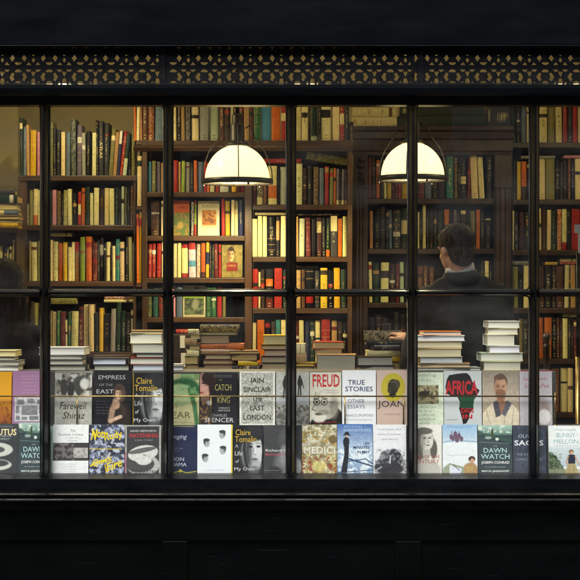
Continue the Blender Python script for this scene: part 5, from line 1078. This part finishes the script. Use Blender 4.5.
pendant(412.6, 9.05, 178.6, 'lit opal dome pendant lamp at right, crossed by the fourth mullion', 34.2, power=PW*.42, twist=-14)
pendant(0, 8.7, 0, 'unseen added dome lamp brightening the left bookcase, hidden by the lintel', 34.5, zring=2.87, xw=-1.2, power=PW*.7)  # extra lamp out of view, added to brighten the left bookcase
pendant(0, 8.8, 0, 'unseen added dome lamp brightening the right bookcases, hidden by the lintel', 34.5, zring=2.87, xw=1.75, power=PW*.42)  # second unseen lamp, added to lift the right-hand shelves
def globe(xw, d, look, k):  # unseen globes added to light the upper wall behind the grille
    t = thing('added_globe_lamp', look, 'lamp', (xw, fy(d), 3.06), 'added unseen globe lamps under the shop ceiling')
    MB().lathe([(.09*math.sin(R(q)), -.09*math.cos(R(q))) for q in range(0, 181, 12)], 0, 0, 24).build('globe', k, t)
    MB().lathe([(.0, .084), (.035, .084), (.035, .11), (.012, .12), (.012, .2385), (0, .2385)], 0, 0, 16).build('fitting', 'dark_metal', t)
globe(-1.25, 8.95, 'added globe lamp above the left bookcase, unseen, brightening the wall behind the grille', 'added_globe_bright')
globe(.1, 9.0, 'added globe lamp at the middle of the shop, unseen, brightening the upper wall', 'added_globe_soft')
globe(1.55, 9.0, 'added globe lamp above the right bookcases, unseen, brightening the wall behind the grille', 'added_globe_soft')

# ================================================================== PEOPLE
_ICO = {}
def ico_t(n):
    if n not in _ICO:
        bm = bmesh.new(); bmesh.ops.create_icosphere(bm, subdivisions=n, radius=1); bm.verts.index_update()
        _ICO[n] = (np.array([v.co[:] for v in bm.verts]), np.array([[v.index for v in f.verts] for f in bm.faces])); bm.free()
    return _ICO[n]
def blob(parts, voxel=.012, smooth=3):
    VS, FS, off = [], [], 0
    def put(v, f):
        nonlocal off
        VS.append(v); FS.append(f+off); off += len(v)
    for p in parts:
        if p[0] == 'e':
            v, f = ico_t(4); v = v*np.array(p[2])
            if len(p) > 3: v = v @ np.array(p[3]).T
            put(v+np.array(p[1]), f)
        else:
            _, a, b, ra, rb = p; a, b = np.array(a), np.array(b); L = np.linalg.norm(b-a); n = max(2, int(L/(min(ra, rb)*.3))+1)
            for k in range(n+1):
                q = k/n; v, f = ico_t(2); put(v*(ra*(1-q)+rb*q)*1.01+a*(1-q)+b*q, f)
    VS = np.concatenate(VS); FS = np.concatenate(FS)
    me = bpy.data.meshes.new('b'); me.from_pydata(VS.tolist(), [], FS.tolist()); me.update()
    ob = bpy.data.objects.new('b', me); COL.objects.link(ob)
    md = ob.modifiers.new('r', 'REMESH'); md.mode = 'VOXEL'; md.voxel_size = voxel
    ms = ob.modifiers.new('s', 'SMOOTH'); ms.iterations = smooth; ms.factor = .5
    dg = bpy.context.evaluated_depsgraph_get(); dg.update()
    m2 = bpy.data.meshes.new_from_object(ob.evaluated_get(dg)); bpy.data.objects.remove(ob)
    for p in m2.polygons: p.use_smooth = True
    return m2
def part(me, name, mat, parent):
    me.materials.clear(); me.materials.append(MATS[mat]); o = bpy.data.objects.new(name, me); COL.objects.link(o); o.parent = parent; return o
def hand_parts(w, dirv, side, r=.009, curl=.5):
    """palm, four unequal bent fingers and a thumb from wrist w along dirv"""
    w = Vector(w); f = Vector(dirv).normalized(); up = Vector((0, 0, 1)); s = f.cross(up).normalized()*side; dn = s.cross(f).normalized()
    if dn.z > 0: dn = -dn
    P = [('c', w, w+f*.03, .024, .026)]
    for i, (o, L) in enumerate(((-.028, .066), (-.0095, .074), (.0095, .070), (.027, .056))):
        b = w+f*.085+s*o; P.append(('c', w+f*.02+s*o*.6, b, .014, .0105))
        m1 = b+(f*math.cos(curl*.5)+dn*math.sin(curl*.5))*L*.45; m2 = m1+(f*math.cos(curl)+dn*math.sin(curl))*L*.32; m3 = m2+(f*math.cos(curl*1.6)+dn*math.sin(curl*1.6))*L*.25
        P += [('c', b, m1, r, r*.92), ('c', m1, m2, r*.92, r*.85), ('c', m2, m3, r*.85, r*.75)]
    tb_ = w+f*.025-s*.026; t1 = tb_+(f*.6-s*.7+dn*.2).normalized()*.036; t2 = t1+(f*.9-s*.25+dn*.3).normalized()*.03
    P += [('c', w+f*.012-s*.008, tb_, .015, .0125), ('c', tb_, t1, .0125, .0105), ('c', t1, t2, .0105, .009)]
    return P
def head_parts(hc, fv, up=Vector((0, 0, 1))):
    s = fv.cross(up).normalized()        # his right
    rot = Matrix((s, fv, up)).transposed()
    P = [('e', hc+up*.025-fv*.008, (.076, .095, .088), rot), ('e', hc-up*.035+fv*.026, (.058, .066, .078), rot), ('e', hc-up*.088+fv*.055, (.032, .032, .024), rot),
         ('e', hc+fv*.094-up*.022, (.013, .018, .017), rot), ('e', hc+fv*.088+up*.004, (.009, .013, .024), rot), ('e', hc+fv*.082+up*.028, (.05, .012, .012), rot),
         ('e', hc+fv*.083-up*.058, (.024, .010, .010), rot)]
    for sd in (-1, 1):
        P.append(('e', hc+s*sd*.078-fv*.004-up*.015, (.007, .016, .027), rot)); P.append(('e', hc+s*sd*.036+fv*.050-up*.025, (.024, .024, .022), rot))
    return P, s, rot
def strands(me, n, ln, down, seed, w=.0011):
    rs = np.random.default_rng(seed); vs = [v.co.copy() for v in me.vertices]; ns = [v.normal.copy() for v in me.vertices]
    V = [tuple(v) for v in vs]; Fc = [tuple(p.vertices) for p in me.polygons]
    for k in rs.integers(0, len(vs), n):
        p, nr = vs[k]+ns[k]*.0005, ns[k]; d = Vector(down)+Vector(rs.normal(0, .22, 3)); d = (d-nr*d.dot(nr)*.92)
        if d.length < .2: continue
        d.normalize(); sd = d.cross(nr).normalized()*w*.5; L = ln*rs.uniform(.5, 1.2); o = len(V); lift = rs.uniform(.02, .16)
        for q in range(4):
            f = q/3; c = p+d*L*f+nr*(lift*L*math.sin(f*2.4)); ww = 1-f*.8
            V.append(tuple(c-sd*ww)); V.append(tuple(c+sd*ww))
        Fc += [(o+2*q, o+2*q+1, o+2*q+3, o+2*q+2) for q in range(3)]
    m2 = bpy.data.meshes.new('hair'); m2.from_pydata(V, [], Fc); m2.update()
    m2.polygons.foreach_set('use_smooth', [True]*len(m2.polygons)); return m2
# --- the man
dm = 8.16
man = thing('person', 'man in a dark suit with short greying hair, turned away towards the shelves', 'person', (wx(462, dm), fy(dm), FLZ)); L = man.location.copy()
def mw(px, py, d=dm): return W(px, py, d)-L
hc = mw(455.5, 249.5, 8.14); fv = Vector((-.52, .84, -.22)).normalized(); sR = fv.cross(Vector((0, 0, 1))).normalized(); upv = sR.cross(fv).normalized()
hp, sR, rot = head_parts(hc, fv, upv)
neckb = mw(461, 281, 8.16)
body = hp+[('c', hc-upv*.05-fv*.012, neckb, .056, .062)]
shL, shR = mw(430, 300, 8.12), mw(497, 299, 8.22)
elL, wrL = mw(411.5, 366, 8.12), mw(409, 341, 8.33)
elR, wrR = mw(507, 372, 8.2), mw(492, 408, 8.42)
pel = Vector((0, .02, .92)); chest = mw(463, 325, 8.17)
body += [('e', chest, (.165, .105, .20)), ('c', chest, pel, .12, .125), ('c', neckb, chest, .06, .1)]
for sh, el, wr in ((shL, elL, wrL), (shR, elR, wrR)): body += [('c', sh, el, .05, .04), ('c', el, wr, .038, .026)]
body += hand_parts(wrL, (-.10, .16, .08), 1, curl=.7)+hand_parts(wrR, (-.1, .9, -.2), -1)
for sx in (-1, 1):
    body += [('c', pel+Vector((sx*.08, 0, -.03)), Vector((sx*.10, .01, .50)), .082, .055), ('c', Vector((sx*.10, .01, .50)), Vector((sx*.105, .03, .09)), .052, .036), ('c', Vector((sx*.105, .03, .045)), Vector((sx*.12, .17, .03)), .036, .03)]
part(blob(body, .0062, 2), 'body', 'skin', man)
# suit jacket
J = [('c', shL+Vector((.015, 0, -.015)), shR+Vector((-.01, 0, -.015)), .078, .078), ('e', chest+Vector((0, -.005, -.01)), (.235, .150, .23)), ('c', chest+Vector((-.07, 0, -.05)), pel+Vector((-.06, 0, .02)), .155, .15), ('c', chest+Vector((.07, 0, -.05)), pel+Vector((.06, 0, .02)), .155, .15),
     ('c', pel+Vector((-.06, 0, .02)), pel+Vector((-.07, 0, -.10)), .15, .155), ('c', pel+Vector((.06, 0, .02)), pel+Vector((.07, 0, -.10)), .15, .155),
     ('c', neckb+Vector((-.035, -.005, -.002)), shL+Vector((.01, 0, .012)), .056, .058), ('c', neckb+Vector((.035, -.005, -.002)), shR+Vector((-.01, 0, .012)), .056, .058),
     ('c', shL, elL, .074, .058), ('c', elL, wrL+(elL-wrL)*.22, .056, .040), ('c', shR, elR, .078, .060), ('c', elR, wrR+(elR-wrR)*.2, .056, .040),
     ('e', neckb+Vector((0, 0, .012)), (.080, .078, .05))]
jm = blob(J, .011, 5)
for v in jm.vertices:    # cloth folds
    n = mnoise.fractal(v.co*7+Vector((3, 1, 2)), 1, 2, 2)*.008+(.5-abs(mnoise.noise(Vector((v.co.x*5+v.co.z*3, v.co.y*3, v.co.z*9-v.co.x*4)))))*.020-(.007 if abs(v.co.x-chest.x-.01) < .008 and v.co.y < 0 and v.co.z > .6 else 0)
    v.co += v.normal*n
part(jm, 'jacket', 'suit_wool', man)
# jacket collar and shirt collar as tilted rings round the neck
def ring(c, ax, r0, r1, h, sy=.9, lean=None, rough=0):
    ax = ax.normalized(); a = ax.cross(Vector((0, 1, 0))).normalized(); b = ax.cross(a); mb = MB(); n = 36; pr = [(r0, 0), (r1, h), (r1-.004, h+.002), (r0-.008, 0)]
    vs = []
    for k in range(n):
        t = 2*math.pi*k/n
        for r_, z in pr: vs.append(c+a*math.cos(t)*r_+b*math.sin(t)*r_*sy+ax*z)
    fs = [(k*4+i, ((k+1) % n)*4+i, ((k+1) % n)*4+(i+1) % 4, k*4+(i+1) % 4) for k in range(n) for i in range(4)]
    return mb.add(vs, fs, sm=True)
ax = (hc-neckb); ax = Vector((ax.x*.5, ax.y*.5-.0, ax.z)).normalized()
ring(neckb+ax*.044, ax, .076, .069, .040, 1).build('shirt_collar', 'shirt_cotton', man)
ring(neckb+ax*.000, ax, .102, .082, .046, 1).build('jacket_collar', 'suit_wool', man)
# trousers and shoes
Tp = []
for sx in (-1, 1): Tp += [('c', pel+Vector((sx*.07, 0, -.02)), Vector((sx*.10, .01, .50)), .115, .082), ('c', Vector((sx*.10, .01, .50)), Vector((sx*.105, .02, .07)), .08, .066)]
part(blob(Tp, .014, 3), 'trousers', 'suit_wool', man)
part(blob([('c', Vector((sx*.107, -.01, .04)), Vector((sx*.125, .20, .034)), .046, .04) for sx in (-1, 1)], .012, 3), 'shoes', 'leather', man)
# hair cap: covers crown, back and sides, leaves face, ear and nape
hm = blob([('e', hc+upv*.040-fv*.018, (.084, .100, .086), rot), ('e', hc-upv*.028-fv*.046, (.070, .056, .070), rot), ('e', hc+upv*.066+fv*.036, (.064, .052, .044), rot)], .006, 3)
for v in hm.vertices:
    q = v.co-hc; a, b, c = q.dot(sR), q.dot(fv), q.dot(upv)
    v.co += v.normal*(mnoise.fractal(Vector((a*60, b*60, c*18)), .9, 2, 3)*.0035)
hm.update(); hm = strands(hm, 4200, .020, -upv*.9-fv*.55, 3)
part(hm, 'hair', 'grey_hair', man)
for sd in (-1, 1):
    e = hc+sR*sd*.03+fv*.064+upv*.004; b_ = bmesh.new(); bmesh.ops.create_uvsphere(b_, u_segments=12, v_segments=8, radius=.0115, matrix=Matrix.Translation(e)); me = bpy.data.meshes.new('eye'); b_.to_mesh(me); b_.free(); part(me, 'eye', 'eye_white', man)

# --- the woman at the left edge
dw = 8.12
wom = thing('person', 'woman with long brown hair and a black coat seen from behind at left edge', 'person', (wx(4, dw), fy(dw), FLZ)); L = wom.location.copy()
hc = mw(3, 283, dw); fv = Vector((-.45, .85, -.2)).normalized(); sR = fv.cross(Vector((0, 0, 1))).normalized(); upv = sR.cross(fv).normalized()
hp, sR, rot = head_parts(hc, fv, upv)
neckb = mw(6, 320, dw); shL, shR = mw(-28, 336, dw-.02), mw(33, 337, dw+.02); elL, elR = mw(-36, 384, dw), mw(40, 386, dw); wrL, wrR = mw(-20, 400, dw+.22), mw(24, 402, dw+.22)
pel = Vector((0, .02, .86)); chest = mw(4, 352, dw)
body = hp+[('c', hc-upv*.05-fv*.01, neckb, .046, .052), ('e', chest, (.14, .095, .16)), ('c', chest, pel, .10, .12), ('c', neckb, chest, .05, .09)]
for sh, el, wr in ((shL, elL, wrL), (shR, elR, wrR)): body += [('c', sh, el, .042, .034), ('c', el, wr, .032, .022)]
body += hand_parts(wrL, (.1, .9, -.2), 1, .008)+hand_parts(wrR, (-.1, .9, -.2), -1, .008)
for sx in (-1, 1):
    body += [('c', pel+Vector((sx*.08, 0, -.03)), Vector((sx*.09, .01, .46)), .08, .05), ('c', Vector((sx*.09, .01, .46)), Vector((sx*.09, .03, .08)), .048, .032), ('c', Vector((sx*.09, .02, .04)), Vector((sx*.10, .14, .03)), .032, .026)]
part(blob(body, .0065, 2), 'body', 'skin', wom)
Jw = [('c', shL, shR, .062, .062), ('e', chest+Vector((0, 0, -.02)), (.185, .125, .19)), ('c', chest+Vector((0, 0, -.05)), pel, .15, .165), ('c', pel, pel+Vector((0, 0, -.25)), .17, .18), ('c', neckb, chest, .06, .1), ('c', shL, elL, .058, .048), ('c', elL, wrL+(elL-wrL)*.15, .046, .036), ('c', shR, elR, .058, .048), ('c', elR, wrR+(elR-wrR)*.15, .046, .036), ('c', neckb+Vector((-.02, 0, -.01)), shL, .05, .055), ('c', neckb+Vector((.02, 0, -.01)), shR, .05, .055)]
jm = blob(Jw, .011, 4)
for v in jm.vertices: v.co += v.normal*(mnoise.fractal(v.co*7, 1, 2, 2)*.008)
part(jm, 'coat', 'black_wool', wom)
Tp = []
for sx in (-1, 1): Tp += [('c', pel+Vector((sx*.07, 0, -.1)), Vector((sx*.09, .01, .46)), .10, .068), ('c', Vector((sx*.09, .01, .46)), Vector((sx*.09, .02, .07)), .066, .05)]
part(blob(Tp, .014, 3), 'trousers', 'black_wool', wom)
part(blob([('c', Vector((sx*.09, -.01, .035)), Vector((sx*.105, .17, .03)), .038, .034) for sx in (-1, 1)], .012, 3), 'shoes', 'leather', wom)
H = [('e', hc+upv*.03-fv*.012, (.088, .104, .092), rot), ('e', hc-upv*.04-fv*.045, (.082, .06, .09), rot)]
rs = np.random.default_rng(5)
for k in range(46):
    a = rs.uniform(-1, 1); st0 = hc+sR*a*.075-fv*(.045+.035*(1-a*a))+upv*rs.uniform(-.01, .03)
    ln = rs.uniform(.28, .40); sway = rs.uniform(-.02, .02); p0 = st0
    for q in range(6):
        f_ = (q+1)/6; p1 = st0+Vector((sR.x*a*.05*f_+sway*math.sin(f_*5), -.035*f_+rs.uniform(-.004, .004), -ln*f_))
        H.append(('c', p0, p1, .019*(1-q/9), .019*(1-(q+1)/9))); p0 = p1
hm = blob(H, .007, 1)
for v in hm.vertices:
    q = v.co-hc; b, c = q.dot(fv), q.dot(upv)
    v.co += v.normal*(mnoise.fractal(Vector((v.co.x*70, v.co.y*70, v.co.z*10)), .9, 2, 3)*.004)
    if b > .05 and c < .05: v.co -= v.normal*.028
hm.update(); hm = strands(hm, 4200, .07, (0, 0, -1), 4, .0013)
part(hm, 'hair', 'brown_hair', wom)

# ================================================================== street opposite (seen only in the glass)
ob = thing('brick_building', 'brick house across the street behind the viewer, with pale door surround', 'building', (0, -14, GND)); T_ = Matrix.Translation((0, 14, 0))
MB().box(-16, 16, -22, -14, GND, 6.6).xform(T_).build('wall', 'brick_front', ob)
def pale(x0, x1, z0, z1, nm='stucco', dd=.10): MB().box(x0, x1, -14+.001, -14+dd, z0, z1, bev=.01).xform(T_).build(nm, 'stucco', ob)
pale(2.02, 2.98, GND+.001, 4.3, 'door_surround'); pale(-15.9, 15.9, 4.5, 4.8, 'string_course', .14)
for x in (-5.2, -1.5, 5.4, 8.5):
    w_ = .84
    pale(x-.08, x+w_+.08, .75, .85, 'window_sill', .16)
    f = MB()
    for a in ((x, x+.07, .86, 3.3), (x+w_-.07, x+w_, .86, 3.3), (x+.071, x+w_-.071, .86, .94), (x+.071, x+w_-.071, 3.2, 3.3), (x+.071, x+w_-.071, 2.03, 2.1)): f.box(a[0], a[1], -13.999, -13.93, a[2], a[3])
    f.xform(T_).build('window_frame', 'stucco', ob)
    MB().box(x+.07, x+w_-.07, -13.985, -13.98, .94, 3.2).xform(T_).build('window_pane', 'blind', ob)

# ================================================================== LIGHT, CAMERA
w = bpy.data.worlds.new('World'); SC.world = w; w.use_nodes = True; nt = w.node_tree; bg = nt.nodes['Background']
sky = nt.nodes.new('ShaderNodeTexSky'); sky.sky_type = 'NISHITA'; sky.sun_disc = False
SEL, SAZ = 54, 192      # elevation; the sun stands over the opposite roofs
sky.sun_elevation = R(SEL); sky.sun_rotation = R(SAZ)
sky.air_density = 1.0; sky.dust_density = 3.0; sky.ozone_density = 1
nt.links.new(sky.outputs[0], bg.inputs[0]); bg.inputs[1].default_value = .10
sl = bpy.data.lights.new('sun', 'SUN'); sl.energy = 4.8; sl.angle = R(28); sl.color = (1, .97, .93)
so = bpy.data.objects.new('sun', sl); COL.objects.link(so)
dirv = Vector((math.sin(R(SAZ))*math.cos(R(SEL)), math.cos(R(SAZ))*math.cos(R(SEL)), math.sin(R(SEL))))
so.rotation_euler = dirv.to_track_quat('Z', 'Y').to_euler(); so.location = dirv*20
cd = bpy.data.cameras.new('camera'); cd.sensor_width = 36; cd.lens = 36*F/580; cd.clip_end = 300
co = bpy.data.objects.new('camera', cd); COL.objects.link(co); co.location = (0, CAMY, ZC); co.rotation_euler = (R(90), 0, 0); SC.camera = co
vs = SC.view_settings; vs.view_transform = 'Standard'; vs.look = 'None'; vs.gamma = 1; vs.exposure = .3; vs.use_curve_mapping = False
SC.cycles.max_bounces = 8; SC.cycles.transparent_max_bounces = 16; SC.cycles.sample_clamp_indirect = 4; SC.cycles.use_denoising = True
dup = {k: v for k, v in LABELS.items() if len(v) > 1}
print('duplicate labels', len(dup), list(dup)[:8]); print('books', len(BOOKS), 'long', [k for k in LABELS if not 4 <= len(k.split()) <= 16][:5])
